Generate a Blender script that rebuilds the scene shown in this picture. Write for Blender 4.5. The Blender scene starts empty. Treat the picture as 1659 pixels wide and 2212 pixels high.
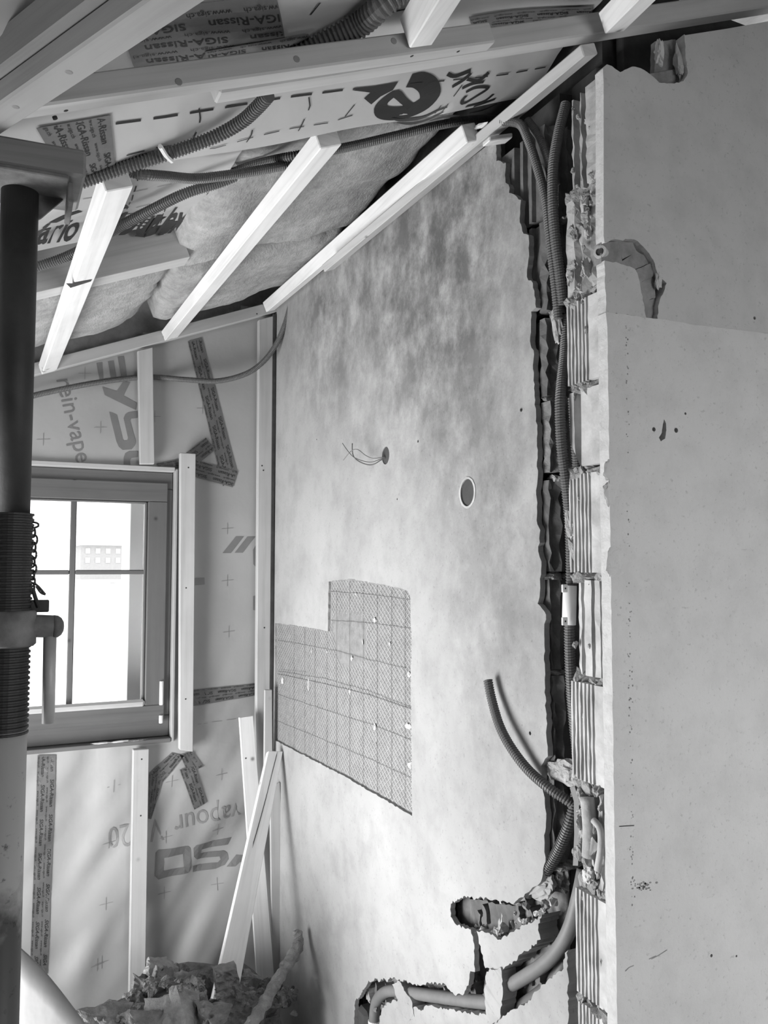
import bpy, bmesh, math, random
from mathutils import Vector as V, Matrix, noise
from mathutils.geometry import delaunay_2d_cdt
random.seed(7)
sc = bpy.context.scene
C = sc.collection

# ------------------------------------------------------------------ camera, world, light, exposure
H = 1.72                                     # eye height over the floor
F, U0, V0 = 1800.0, 829.5, 1106.0
PITCH = math.radians(3.782); YAW = math.radians(25.2165)
cam = bpy.data.objects.new('camera', bpy.data.cameras.new('camera')); C.objects.link(cam)
cam.location = (0, 0, H)
cam.rotation_euler = (math.pi/2 + PITCH, 0, -YAW)
cam.data.sensor_fit = 'VERTICAL'; cam.data.sensor_height = 36.0
cam.data.lens = 36.0 * F / 2212.0
cam.data.clip_start = 0.02; cam.data.clip_end = 500
sc.camera = cam
sc.view_settings.view_transform = 'Standard'; sc.view_settings.look = 'None'
sc.view_settings.gamma = 1; sc.view_settings.use_curve_mapping = False
sc.view_settings.exposure = 0.0
wd = bpy.data.worlds.new('overcast_sky'); sc.world = wd; wd.use_nodes = True
wd.node_tree.nodes['Background'].inputs[0].default_value = (1, 1, 1, 1)
wd.node_tree.nodes['Background'].inputs[1].default_value = 3.0

def area(name, loc, target, sx, sy, power, spread=180):
    l = bpy.data.lights.new(name, 'AREA'); l.shape = 'RECTANGLE'; l.size = sx; l.size_y = sy; l.energy = power; l.spread = math.radians(spread)
    o = bpy.data.objects.new(name, l); C.objects.link(o); o.location = loc
    o.rotation_euler = (V(target) - V(loc)).to_track_quat('-Z', 'Z').to_euler()
    return o
area('daylight_left_window', (-0.95, 2.10, 0.62), (0.5, 2.14, 1.50), 1.3, 0.9, 46, 122)
area('rear_fill', (1.7, -1.42, 1.25), (1.25, 1.15, 0.72), 1.0, 1.5, 22, 100)  # fill lamp added behind the viewer to brighten the return wall

# ------------------------------------------------------------------ geometry from the survey of the room
CAMP = V((0, 0, H))
FV = V((math.sin(YAW)*math.cos(PITCH), math.cos(YAW)*math.cos(PITCH), math.sin(PITCH)))
RV = V((math.cos(YAW), -math.sin(YAW), 0)); UV_ = RV.cross(FV)
XS, YW, YF, YR = 0.978, 3.055, 3.085, 1.150      # side wall, batten fronts and film of the gable, return wall
SL, ZR = 0.4025, 0.603 + H                        # roof slope, underside of battens z = ZR + SL*x
NR = V((-SL, 0, 1)).normalized()
def ray(u, v): return (FV*F + RV*(u-U0) - UV_*(v-V0)).normalized()
def atY(u, v, Y): d = ray(u, v); return CAMP + d*(Y/d.y)
def atX(u, v, X=XS): d = ray(u, v); return CAMP + d*(X/d.x)
def atR(u, v, off=0.0):
    d = ray(u, v); k = (ZR + off - H) / (d.z - SL*d.x); return CAMP + d*k
def zroof(x, off=0.0): return ZR + SL*x + off

# ------------------------------------------------------------------ materials
def newmat(name):
    m = bpy.data.materials.new(name); m.use_nodes = True
    nt = m.node_tree; b = nt.nodes['Principled BSDF']
    return m, nt, b
def g(v): return (v, v, v, 1)
def node(nt, t, **kw):
    n = nt.nodes.new(t)
    for k, v in kw.items(): setattr(n, k, v)
    return n
def coords(nt, kind='Object', scale=(1, 1, 1)):
    tc = node(nt, 'ShaderNodeTexCoord'); mp = node(nt, 'ShaderNodeMapping')
    mp.inputs['Scale'].default_value = scale
    nt.links.new(tc.outputs[kind], mp.inputs['Vector']); return mp.outputs[0]
def nz(nt, vec, scale, detail=6, rough=0.6):
    n = node(nt, 'ShaderNodeTexNoise'); n.inputs['Scale'].default_value = scale
    n.inputs['Detail'].default_value = detail; n.inputs['Roughness'].default_value = rough
    nt.links.new(vec, n.inputs['Vector']); return n.outputs['Fac']
def ramp(nt, fac, stops):
    r = node(nt, 'ShaderNodeValToRGB'); e = r.color_ramp.elements
    e[0].position, e[0].color = stops[0][0], g(stops[0][1])
    e[1].position, e[1].color = stops[-1][0], g(stops[-1][1])
    for p, v in stops[1:-1]: x = e.new(p); x.color = g(v)
    nt.links.new(fac, r.inputs[0]); return r.outputs[0]
def mix(nt, a, b, fac, mode='MULTIPLY'):
    n = node(nt, 'ShaderNodeMix', data_type='RGBA', blend_type=mode)
    if isinstance(fac, float): n.inputs[0].default_value = fac
    else: nt.links.new(fac, n.inputs[0])
    for s, i in ((a, 6), (b, 7)):
        if isinstance(s, float): n.inputs[i].default_value = g(s)
        else: nt.links.new(s, n.inputs[i])
    return n.outputs[2]
def bump(nt, b, h, strength, dist=0.01):
    n = node(nt, 'ShaderNodeBump'); n.inputs['Strength'].default_value = strength; n.inputs['Distance'].default_value = dist
    nt.links.new(h, n.inputs['Height']); nt.links.new(n.outputs[0], b.inputs['Normal'])

def simple(name, base, rough=0.7, var=0.12, scale=25, bstr=0.25, metal=0.0, bd=0.004):
    m, nt, b = newmat(name); c = coords(nt)
    f = nz(nt, c, scale, 8)
    col = ramp(nt, f, [(0.3, base*(1-var)), (0.7, min(1, base*(1+var)))])
    nt.links.new(col, b.inputs['Base Color'])
    b.inputs['Roughness'].default_value = rough; b.inputs['Metallic'].default_value = metal
    if bstr: bump(nt, b, nz(nt, c, scale*3, 8), bstr, bd)
    return m
def wood(name, base, rough=0.65):
    m, nt, b = newmat(name)
    c = coords(nt, 'UV', (1.5, 42, 1)); f = nz(nt, c, 1.0, 5)
    col = ramp(nt, f, [(0.25, base*0.80), (0.5, base), (0.75, min(1, base*1.07))])
    c2 = coords(nt, 'UV', (9, 9, 1)); vo = node(nt, 'ShaderNodeTexVoronoi'); vo.inputs['Scale'].default_value = 1.0
    nt.links.new(c2, vo.inputs['Vector'])
    k = ramp(nt, vo.outputs['Distance'], [(0.03, 0.35), (0.075, 0.85), (0.11, 1.0)])
    col = mix(nt, col, k, 1.0)
    c3 = coords(nt, 'UV', (5, 8, 1)); col = mix(nt, col, ramp(nt, nz(nt, c3, 1, 3), [(0.3, 0.9), (0.6, 1.0)]), 1.0)
    nt.links.new(col, b.inputs['Base Color']); b.inputs['Roughness'].default_value = rough
    bump(nt, b, f, 0.12, 0.002); return m
def plaster(name, lo, hi, stain, seed=0.0, blotch=None, brs=0.3):
    m, nt, b = newmat(name); c = coords(nt)
    big = nz(nt, c, 2.3, 5, .55); mid = nz(nt, c, 11, 8, .65); fine = nz(nt, c, 120, 4, .7)
    col = ramp(nt, big, [(0.32, lo), (0.62, hi)])
    col = mix(nt, col, ramp(nt, mid, [(0.33, stain), (0.55, 1.0)]), 0.8)
    col = mix(nt, col, ramp(nt, fine, [(0.3, 0.55), (0.40, 1.0)]), 0.55)
    sp = node(nt, 'ShaderNodeTexVoronoi'); sp.inputs['Scale'].default_value = 22; nt.links.new(c, sp.inputs['Vector'])
    col = mix(nt, col, ramp(nt, sp.outputs['Distance'], [(0.03, 0.45), (0.07, 1.0)]), ramp(nt, nz(nt, c, 6, 3), [(0.5, 0.0), (0.62, 0.6)]))
    if blotch:                                   # darker mottled patches, each fading out from its centre
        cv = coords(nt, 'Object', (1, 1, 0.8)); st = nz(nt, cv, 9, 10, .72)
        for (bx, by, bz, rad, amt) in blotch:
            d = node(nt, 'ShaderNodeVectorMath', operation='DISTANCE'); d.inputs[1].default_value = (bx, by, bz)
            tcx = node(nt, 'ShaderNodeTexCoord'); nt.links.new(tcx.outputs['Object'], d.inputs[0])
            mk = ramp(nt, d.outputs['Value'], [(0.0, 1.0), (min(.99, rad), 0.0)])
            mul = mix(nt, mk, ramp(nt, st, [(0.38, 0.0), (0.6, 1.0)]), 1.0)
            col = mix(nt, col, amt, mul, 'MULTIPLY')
    nt.links.new(col, b.inputs['Base Color']); b.inputs['Roughness'].default_value = 0.9
    h = mix(nt, mid, fine, 0.5, 'MIX'); bump(nt, b, h, brs, 0.004); return m

M = {}
M['pine'] = wood('pine_batten', 0.84); M['pine_mid'] = wood('sawn_pine', .55); M['pine_dim'] = wood('weathered_pine', 0.50); M['pine_grey'] = wood('grey_pine', 0.34); M['pine_dark'] = wood('old_timber', 0.24)
M['frame'] = wood('window_wood', 0.13, .45); M['cutend'] = simple('sawn_end', .5, .8, .1, 60)
M['plaster_s'] = plaster('grey_plaster', 0.32, 0.41, 0.80, blotch=[(-.14, -.6, 2.62, .62, .40), (-.14, -.1, 2.55, .70, .45), (-.14, .35, 2.6, .5, .5), (-.14, -.72, 1.85, .40, .62), (-.14, -.5, 2.25, .5, .55), (-.14, -.75, 1.45, .4, .75)])  # patches darken mainly the upper part of the wall
M['plaster_r'] = plaster('smooth_plaster', 0.50, 0.55, 0.88, brs=.6)
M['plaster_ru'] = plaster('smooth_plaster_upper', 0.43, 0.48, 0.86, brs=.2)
M['plaster_edge'] = simple('plaster_break', 0.56, .95, .12, 40, .5)
M['base_coat'] = simple('base_coat', 0.23, .95, .3, 30, .8)
M['brick'] = simple('hollow_brick', 0.40, .9, .35, 18, .6)
M['brick_dark'] = simple('dark_brick', 0.13, .95, .35, 18, .6)  # darker copy of the hollow brick, used inside the chases
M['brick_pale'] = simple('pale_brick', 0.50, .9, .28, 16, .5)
M['mortar'] = simple('mortar', 0.34, .95, .3, 50, .9, bd=.006)
M['mortar_pale'] = simple('mortar_pale', 0.42, .95, .25, 45, .8, bd=.005)
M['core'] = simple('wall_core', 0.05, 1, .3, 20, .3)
M['conduit'] = simple('grey_conduit', 0.115, .5, .1, 40, .05)
M['pipe'] = simple('smooth_pipe', 0.17, .55, .12, 25, .05)
M['white'] = simple('white_plastic', 0.85, .4, .03, 10, .0)
M['steel_dark'] = simple('dark_steel', 0.035, .6, .3, 14, .2, 0.2)
M['steel_paint'] = simple('painted_steel', 0.46, .55, .25, 9, .15, 0.2)
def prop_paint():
    m, nt, b = newmat('worn_shaded_paint'); c = coords(nt); sep = node(nt, 'ShaderNodeSeparateXYZ'); nt.links.new(c, sep.inputs[0])
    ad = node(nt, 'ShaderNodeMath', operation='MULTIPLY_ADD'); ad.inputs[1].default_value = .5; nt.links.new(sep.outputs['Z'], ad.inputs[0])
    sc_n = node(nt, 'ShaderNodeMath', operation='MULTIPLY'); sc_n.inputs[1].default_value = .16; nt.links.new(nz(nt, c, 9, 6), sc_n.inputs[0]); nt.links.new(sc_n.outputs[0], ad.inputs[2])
    col = ramp(nt, ad.outputs[0], [(.68, .07), (.715, .40)])  # dark lower zone: rust, with some shade painted in
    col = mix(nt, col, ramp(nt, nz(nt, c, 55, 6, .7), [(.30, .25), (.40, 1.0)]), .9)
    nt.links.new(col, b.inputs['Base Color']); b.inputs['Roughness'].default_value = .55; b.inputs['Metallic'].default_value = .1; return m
M['worn_shaded_paint'] = prop_paint()
M['rust'] = simple('rusty_steel', 0.16, .7, .45, 22, .4, 0.3)
def wool_mat():
    m, nt, b = newmat('mineral_wool'); c = coords(nt)
    f1 = nz(nt, c, 7, 6, .6); f2 = nz(nt, c, 38, 9, .75); f3 = nz(nt, coords(nt, 'Object', (1, .35, 1)), 150, 6, .7)
    col = ramp(nt, f1, [(0.3, .34), (0.65, .52)]); col = mix(nt, col, ramp(nt, f2, [(0.32, .62), (0.58, 1.0)]), 0.85)
    nt.links.new(col, b.inputs['Base Color']); b.inputs['Roughness'].default_value = 1
    bump(nt, b, mix(nt, f2, f3, 0.45, 'MIX'), .8, .012); return m
M['wool'] = wool_mat()
M['rubble'] = simple('rubble', 0.20, 1, .4, 26, .9, bd=.012)
M['rubble_pale'] = simple('rubble_pale', 0.33, 1, .3, 30, .9, bd=.01)
M['ink'] = simple('film_ink', 0.19, .5, .08, 20, 0)
M['ink_dim'] = simple('film_ink_dim', 0.25, .5, .06, 20, 0)
M['ink_black'] = simple('black_ink', 0.022, .5, .1, 20, 0)
M['wire'] = simple('lath_wire', 0.13, .6, .2, 60, 0)
M['lath'] = simple('expanded_lath', 0.46, .6, .15, 60, 0)
M['scratch'] = simple('scratch_coat', 0.24, .95, .2, 40, .6)
M['dark_hole'] = simple('back_box', 0.06, .8, .2, 20, 0)
M['floor'] = simple('screed', 0.62, .9, .2, 6, .3)
M['deck'] = simple('roof_boarding', 0.16, .9, .3, 8, .3)
M['snow'] = simple('snow', 0.80, .9, .05, 2, 0)
M['house'] = simple('render_pale', 0.33, .9, .05, 4, 0)
M['tape'] = simple('tape', 0.14, .35, .1, 30, .05)
def film(name, base, spec_rough=.35, trans=0.0):
    m, nt, b = newmat(name); c = coords(nt)
    col = ramp(nt, nz(nt, c, 4, 5), [(0.3, base*.93), (0.7, base*1.05)])
    nt.links.new(col, b.inputs['Base Color']); b.inputs['Roughness'].default_value = spec_rough
    bump(nt, b, nz(nt, c, 14, 3), .15, .01)
    return m
M['film'] = film('vapour_film', .39, .5)
M['sheet'] = film('white_sheet', .14, .5)
M['rfilm'] = film('roof_film', .48, .28)
def glass():
    m, nt, b = newmat('pane_glass')
    b.inputs['Base Color'].default_value = (1, 1, 1, 1); b.inputs['Roughness'].default_value = 0.0
    b.inputs['Transmission Weight'].default_value = 1.0; b.inputs['IOR'].default_value = 1.01
    return m
M['glass'] = glass()

# ------------------------------------------------------------------ builders
ACC = {}
def base_of(vs):
    lo = V((min(p[i] for p in vs) for i in range(3))); hi = V((max(p[i] for p in vs) for i in range(3)))
    return V(((lo.x+hi.x)/2, (lo.y+hi.y)/2, lo.z))
def obj(name, vs, fs, m, parent=None, smooth=False, label=None, cat=None, group=None, kind=None, uvs=None):
    vs = [V(p) for p in vs]
    if parent is None: o0 = base_of(vs)
    else: o0 = ACC[parent.name]
    me = bpy.data.meshes.new(name); me.from_pydata([p-o0 for p in vs], [], [tuple(f) for f in fs]); 
    me.materials.append(M[m] if isinstance(m, str) else m)
    if uvs:
        l = me.uv_layers.new(name='grain')
        for lp in me.loops: l.data[lp.index].uv = uvs[lp.vertex_index]
    if smooth: me.polygons.foreach_set('use_smooth', [True]*len(me.polygons))
    me.update()
    o = bpy.data.objects.new(name, me); C.objects.link(o)
    if parent is None: o.location = o0; ACC[o.name] = o0
    else: o.parent = parent; ACC[o.name] = o0
    tag(o, label, cat, group, kind); return o
def tag(o, label=None, cat=None, group=None, kind=None):
    for k, v in (('label', label), ('category', cat), ('group', group), ('kind', kind)):
        if v: o[k] = v
def thing(name, loc, label, cat, group=None):
    o = bpy.data.objects.new(name, None); C.objects.link(o); o.location = loc; o.empty_display_size = .05
    ACC[o.name] = V(loc); tag(o, label, cat, group); return o
def bm_out(bm):
    bm.verts.ensure_lookup_table(); bm.verts.index_update()
    return [v.co.copy() for v in bm.verts], [[v.index for v in f.verts] for f in bm.faces]

def hexa(c8, bev=0.0015):
    """closed box from 8 corners: 0-3 one end (loop), 4-7 the other end"""
    bm = bmesh.new(); vs = [bm.verts.new(p) for p in c8]
    for q in ((0, 1, 2, 3), (4, 5, 6, 7), (0, 1, 5, 4), (1, 2, 6, 5), (2, 3, 7, 6), (3, 0, 4, 7)): bm.faces.new([vs[i] for i in q])
    bmesh.ops.recalc_face_normals(bm, faces=bm.faces)
    if bev: bmesh.ops.bevel(bm, geom=list(bm.edges), offset=bev, segments=1, affect='EDGES')
    r = bm_out(bm); bm.free(); return r
def board(name, p0, p1, w, t, m='pine', parent=None, bev=0.0018, warp=0.0, w1=None, **kw):
    """timber from arris p0 to p1; w and t are the two section vectors"""
    p0, p1, w, t = V(p0), V(p1), V(w), V(t); w1 = V(w1) if w1 else w
    vs, fs = hexa([p0, p0+w, p0+w+t, p0+t, p1, p1+w1, p1+w1+t, p1+t], bev)
    d = (p1-p0).normalized(); wn, tn = w.normalized(), t.normalized(); rnd = random.random()*9
    # UV: along the grain, around the section
    uvs = [((p-p0).dot(d)+rnd, (p-p0).dot(wn)+1.7*(p-p0).dot(tn)+rnd) for p in vs]
    return obj(name, vs, fs, m, parent, uvs=uvs, **kw)
def box(name, lo, hi, m, parent=None, bev=0.002, **kw):
    lo, hi = V(lo), V(hi)
    L = max(range(3), key=lambda i: hi[i]-lo[i]); e = [V((1, 0, 0)), V((0, 1, 0)), V((0, 0, 1))]; s = hi-lo
    a, b2 = [i for i in range(3) if i != L]
    return board(name, lo, lo+e[L]*s[L], e[a]*s[a], e[b2]*s[b2], m, parent, bev, **kw)

def inside(p, pg):
    r = False
    for i in range(len(pg)):
        x1, y1, x2, y2 = pg[i][0], pg[i][1], pg[i-1][0], pg[i-1][1]
        if (y1 > p[1]) != (y2 > p[1]) and p[0] < (x2-x1)*(p[1]-y1)/(y2-y1)+x1: r = not r
    return r
def drop_holes(cv, cf, holes):
    out = []
    for f in cf:
        c = [sum(cv[i][k] for i in f)/len(f) for k in (0, 1)]
        if not any(inside(c, h) for h in holes): out.append(f)
    return out
def prism(outer, holes, fmap, t):
    """sheet with holes: outlines are 2-D, fmap(a,b,c) -> 3-D, c from 0 (face) to t (back)"""
    pts, edges = [], []
    loops = [outer]+list(holes)
    for lp in loops:
        k = len(pts); n = len(lp); pts += [V(p) for p in lp]; edges += [(k+i, k+(i+1) % n) for i in range(n)]
    cv, ce, cf, *_ = delaunay_2d_cdt(pts, edges, [], 1, 1e-6)
    cf = drop_holes(cv, cf, holes)
    n = len(cv); vs = [fmap(p.x, p.y, 0) for p in cv]+[fmap(p.x, p.y, t) for p in cv]
    fs = []; cnt = {}
    for f in cf:
        fs.append(list(f)); fs.append([i+n for i in reversed(f)])
        for i in range(len(f)):
            e = (f[i], f[(i+1) % len(f)]); cnt[e] = 1
    for (a, b) in cnt:
        if (b, a) not in cnt: fs.append([b, a, a+n, b+n])
    bm = bmesh.new(); vv = [bm.verts.new(p) for p in vs]
    for f in fs:
        try: bm.faces.new([vv[i] for i in f])
        except ValueError: pass
    bmesh.ops.recalc_face_normals(bm, faces=bm.faces)
    r = bm_out(bm); bm.free(); return r
def jag(pts, amp, step, closed=False, rnd=None):
    """ragged version of a 2-D polyline"""
    rnd = rnd or random; out = []; n = len(pts)
    for i in range(n if closed else n-1):
        a, b = V(pts[i]), V(pts[(i+1) % n]); L = (b-a).length; k = max(1, int(L/step))
        nrm = V((-(b-a).y, (b-a).x)).normalized() if L else V((0, 0))
        for j in range(k):
            p = a+(b-a)*(j/k); out.append(p+nrm*rnd.uniform(-amp, amp)*(1 if j else .5))
    if not closed: out.append(V(pts[-1]))
    return [tuple(p) for p in out]
def spline(pts, n=14):
    P = [V(p) for p in pts]; P = [P[0]*2-P[1]]+P+[P[-1]*2-P[-2]]; out = []
    for i in range(1, len(P)-2):
        for j in range(n):
            t = j/n; a, b, c, d = P[i-1], P[i], P[i+1], P[i+2]
            out.append(.5*((2*b)+(c-a)*t+(2*a-5*b+4*c-d)*t*t+(3*b-a-3*c+d)*t**3))
    out.append(P[-2]); return out
def resample(pts, step):
    out = [pts[0]]; acc = 0
    for a, b in zip(pts, pts[1:]):
        L = (b-a).length
        while acc+L >= step and L > 0:
            a = a+(b-a)*((step-acc)/L); L = (b-a).length; acc = 0; out.append(a)
        acc += L
    return out
def sweep(pts, rad, seg=12, cap=True):
    """tube along pts; rad(i) radius"""
    vs, fs = [], []; up = V((0.31, 0.17, 0.93)); n = len(pts)
    for i, p in enumerate(pts):
        d = (pts[min(i+1, n-1)]-pts[max(i-1, 0)]).normalized()
        a = (up-d*up.dot(d)).normalized(); up = a; b = d.cross(a); r = rad(i)
        vs += [p+a*(r*math.cos(2*math.pi*k/seg))+b*(r*math.sin(2*math.pi*k/seg)) for k in range(seg)]
    for i in range(n-1):
        for k in range(seg):
            k2 = (k+1) % seg; fs.append([i*seg+k, i*seg+k2, (i+1)*seg+k2, (i+1)*seg+k])
    if cap: fs += [list(range(seg))[::-1], [(n-1)*seg+k for k in range(seg)]]
    return vs, fs
def tube(name, pts, r, m, parent=None, rib=0.0, pitch=.0052, seg=12, hollow=False, **kw):
    P = spline(pts)
    if rib:
        P = resample(P, pitch/4); prof = (1.0, 1.0, 1-rib, 1-rib)
        vs, fs = sweep(P, lambda i: r*prof[i % 4], seg, not hollow)
    else:
        P = resample(P, .008); vs, fs = sweep(P, lambda i: r, seg, not hollow)
    return obj(name, vs, fs, m, parent, smooth=not rib, **kw)
def lathe(c, axis, prof, seg=24):
    """prof: (distance along axis, radius)"""
    axis = V(axis).normalized(); a = axis.orthogonal().normalized(); b = axis.cross(a); vs, fs = [], []
    for (h, r) in prof: vs += [V(c)+axis*h+a*(r*math.cos(2*math.pi*k/seg))+b*(r*math.sin(2*math.pi*k/seg)) for k in range(seg)]
    for i in range(len(prof)-1):
        for k in range(seg): fs.append([i*seg+k, i*seg+(k+1) % seg, (i+1)*seg+(k+1) % seg, (i+1)*seg+k])
    fs += [list(range(seg))[::-1], [(len(prof)-1)*seg+k for k in range(seg)]]
    return vs, fs
def lump(c, size, seed, cuts=3, amp=.18, rot=None, npt=16, freq=3.0):
    """broken lump: hull of random points, subdivided and roughened"""
    rn = random.Random(seed); bm = bmesh.new()
    for _ in range(npt):
        p = V((rn.gauss(0, 1), rn.gauss(0, 1), rn.gauss(0, 1))).normalized()*rn.uniform(.85, 1.05)
        bm.verts.new(p)
    res = bmesh.ops.convex_hull(bm, input=bm.verts)
    bmesh.ops.delete(bm, geom=[x for x in res['geom_interior'] if isinstance(x, bmesh.types.BMVert)], context='VERTS')
    bmesh.ops.subdivide_edges(bm, edges=bm.edges, cuts=cuts, use_grid_fill=True)
    bmesh.ops.triangulate(bm, faces=bm.faces)
    off = V((seed*1.7, seed*.3, seed*2.1)); R = rot or Matrix.Rotation(rn.uniform(0, 6), 3, 'Z')
    S = V(size)/2
    for v in bm.verts:
        k = 1+amp*noise.noise(v.co*freq+off)*1.4+amp*.7*noise.noise(v.co*freq*3+off)
        q = v.co*k; q = V((q.x*S.x, q.y*S.y, q.z*S.z)); v.co = R @ q+V(c)
    bmesh.ops.recalc_face_normals(bm, faces=bm.faces)
    r = bm_out(bm); bm.free(); return r
def join(parts):
    vs, fs = [], []
    for a, b in parts:
        k = len(vs); vs += list(a); fs += [[i+k for i in f] for f in b]
    return vs, fs

# ------------------------------------------------------------------ lettering
TXT = {}
def glyphs(s, bold=0.0):
    """2-D triangles of a word set in the built-in face, 1 unit high"""
    if (s, bold) in TXT: return TXT[s, bold]
    cu = bpy.data.curves.new('t', 'FONT'); cu.body = s; cu.size = 1.0; cu.offset = bold; cu.resolution_u = 3; cu.fill_mode = 'FRONT'
    o = bpy.data.objects.new('t', cu); C.objects.link(o)
    dg = bpy.context.evaluated_depsgraph_get(); me = bpy.data.meshes.new_from_object(o.evaluated_get(dg))
    vs = [(v.co.x, v.co.y) for v in me.vertices]; fs = [list(p.vertices) for p in me.polygons]
    bpy.data.objects.remove(o); bpy.data.meshes.remove(me); bpy.data.curves.remove(cu)
    w = max(v[0] for v in vs) if vs else 0
    TXT[s, bold] = (vs, fs, w); return TXT[s, bold]
def ribbon(pts, width, f, step=None):
    """flat stroke through 2-D pts, mapped by f"""
    P = [V(p) for p in pts]
    if step: P = [V(p) for p in resample([V((p[0], p[1], 0)) for p in P], step)]; P = [V((p.x, p.y)) for p in P]
    vs, fs = [], []; n = len(P)
    for i, p in enumerate(P):
        d0 = (P[i]-P[i-1]).normalized() if i else (P[1]-P[0]).normalized()
        d1 = (P[i+1]-P[i]).normalized() if i < n-1 else d0
        d = (d0+d1).normalized() if (d0+d1).length > 1e-6 else d0
        nn = V((-d.y, d.x)); k = 1/max(.5, nn.dot(V((-d1.y, d1.x))))
        w = width(i/(n-1)) if callable(width) else width
        vs += [f(*(p+nn*(w/2*k))), f(*(p-nn*(w/2*k)))]
    for i in range(n-1): fs.append([2*i, 2*i+1, 2*i+3, 2*i+2])
    return vs, fs
def dense(loops, st=.014):
    """outline loops refined and seeded with inner points, triangulated, holes left open"""
    P, E = [], []
    for lp in loops:
        R = []
        for i in range(len(lp)):
            a, b = V(lp[i]), V(lp[(i+1) % len(lp)]); k = max(1, int((b-a).length/st)); R += [a+(b-a)*(j/k) for j in range(k)]
        n0 = len(P); P += R; E += [(n0+i, n0+(i+1) % len(R)) for i in range(len(R))]
    xa, xb = min(p.x for p in P), max(p.x for p in P); ya, yb = min(p.y for p in P), max(p.y for p in P); x = xa
    o = [tuple(p) for p in loops[0]]; hs = [[tuple(p) for p in l] for l in loops[1:]]
    while x < xb:
        y = ya
        while y < yb:
            if inside((x, y), o) and not any(inside((x, y), q) for q in hs): P.append(V((x, y)))
            y += st*1.3
        x += st*1.3
    cv, ce, cf, *_ = delaunay_2d_cdt(P, E, [], 1, 1e-6)
    return cv, drop_holes(cv, cf, hs)
def poly(pts, f):
    """flat filled outline mapped by f, cut into a fine net so that it follows a creased surface"""
    cv, cf = dense([pts]); return [f(p.x, p.y) for p in cv], [list(q) for q in cf]
# ================================================================== SETTING
def wfilm(x, z):
    """gable film: taut above the window, pulled into slanting folds below it"""
    zr = z-H
    a = (x*.55+z*.835); b = (x*.835-z*.55)      # folds run steeply up to the right
    low = min(1, max(0, (-.22-zr)/.4))
    k = noise.noise(V((a*1.3+3, b*6.5+.8*noise.noise(V((x*3, z*3, 8))), .3)))+.35*noise.noise(V((a*3, b*16, 4)))
    y = YF+.014+.012*noise.noise(V((x*2.2, z*2.2, 1)))+.003*noise.noise(V((x*9, z*9, 2)))
    return min(3.158, max(YF+.001, y+low*(.040*k+.012)))
def gridsheet(xs, ys, f, skip=None):
    vs = [f(x, y) for y in ys for x in xs]; n = len(xs); fs = []
    for j in range(len(ys)-1):
        for i in range(n-1):
            if skip and skip((xs[i]+xs[i+1])/2, (ys[j]+ys[j+1])/2): continue
            fs.append([j*n+i, j*n+i+1, (j+1)*n+i+1, (j+1)*n+i])
    return vs, fs
def lin(a, b, st): n = max(1, round((b-a)/st)); return [a+(b-a)*i/n for i in range(n+1)]
st = 'structure'
XL, XRr, YB = -1.06, 2.3, -1.5
box('floor', (XL-.1, YB-.1, -.1), (XRr+.1, 3.4, 0), 'floor', kind=st)
vs, fs = hexa([V((XL-.2, y, zroof(XL-.2, o))) for y, o in ((YB-.1, .24), (3.4, .24), (3.4, .28), (YB-.1, .28))] +
              [V((XRr+.2, y, zroof(XRr+.2, o))) for y, o in ((YB-.1, .24), (3.4, .24), (3.4, .28), (YB-.1, .28))], 0)
obj('ceiling', vs, fs, 'deck', kind=st)
# gable wall with its window opening (left, right, below, above)
HX0, HX1, HZ0, HZ1 = -.10, .607, H-.628, H+.360
wb = prism([(XL-.1, 0), (XRr, 0), (XRr, zroof(XRr, .24)), (XL-.1, zroof(XL-.1, .24))],
           [[(HX0, HZ0), (HX1, HZ0), (HX1, HZ1), (HX0, HZ1)]], lambda a, b, c: V((a, 3.162+c, b)), .20)
wall_back = obj('wall_back', *wb, 'brick_pale', kind=st)
# eaves wall on the left with a low window opening, closed rear wall
wl = prism([(YB-.1, 0), (3.2, 0), (3.2, zroof(XL, .24)), (YB-.1, zroof(XL, .24))], [[(1.35, .1), (2.9, .1), (2.9, 1.1), (1.35, 1.1)]],
           lambda a, b, c: V((XL-.12+c, a, b)), .12)
obj('wall_left', *wl, 'plaster_r', kind=st)
wr = prism([(XL-.1, 0), (XRr+.1, 0), (XRr+.1, zroof(XRr, .24)), (XL-.1, zroof(XL, .24))], [], lambda a, b, c: V((a, YB-.1+c, b)), .1)
obj('wall_front', *wr, 'plaster_r', kind=st)
vs, fs = hexa([V((XRr, YB, 0)), V((XRr+.1, YB, 0)), V((XRr+.1, 1.3, 0)), V((XRr, 1.3, 0)),
               V((XRr, YB, 3.6)), V((XRr+.1, YB, 3.6)), V((XRr+.1, 1.3, 3.6)), V((XRr, 1.3, 3.6))], 0)
obj('wall_end', vs, fs, 'plaster_r', kind=st)

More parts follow.
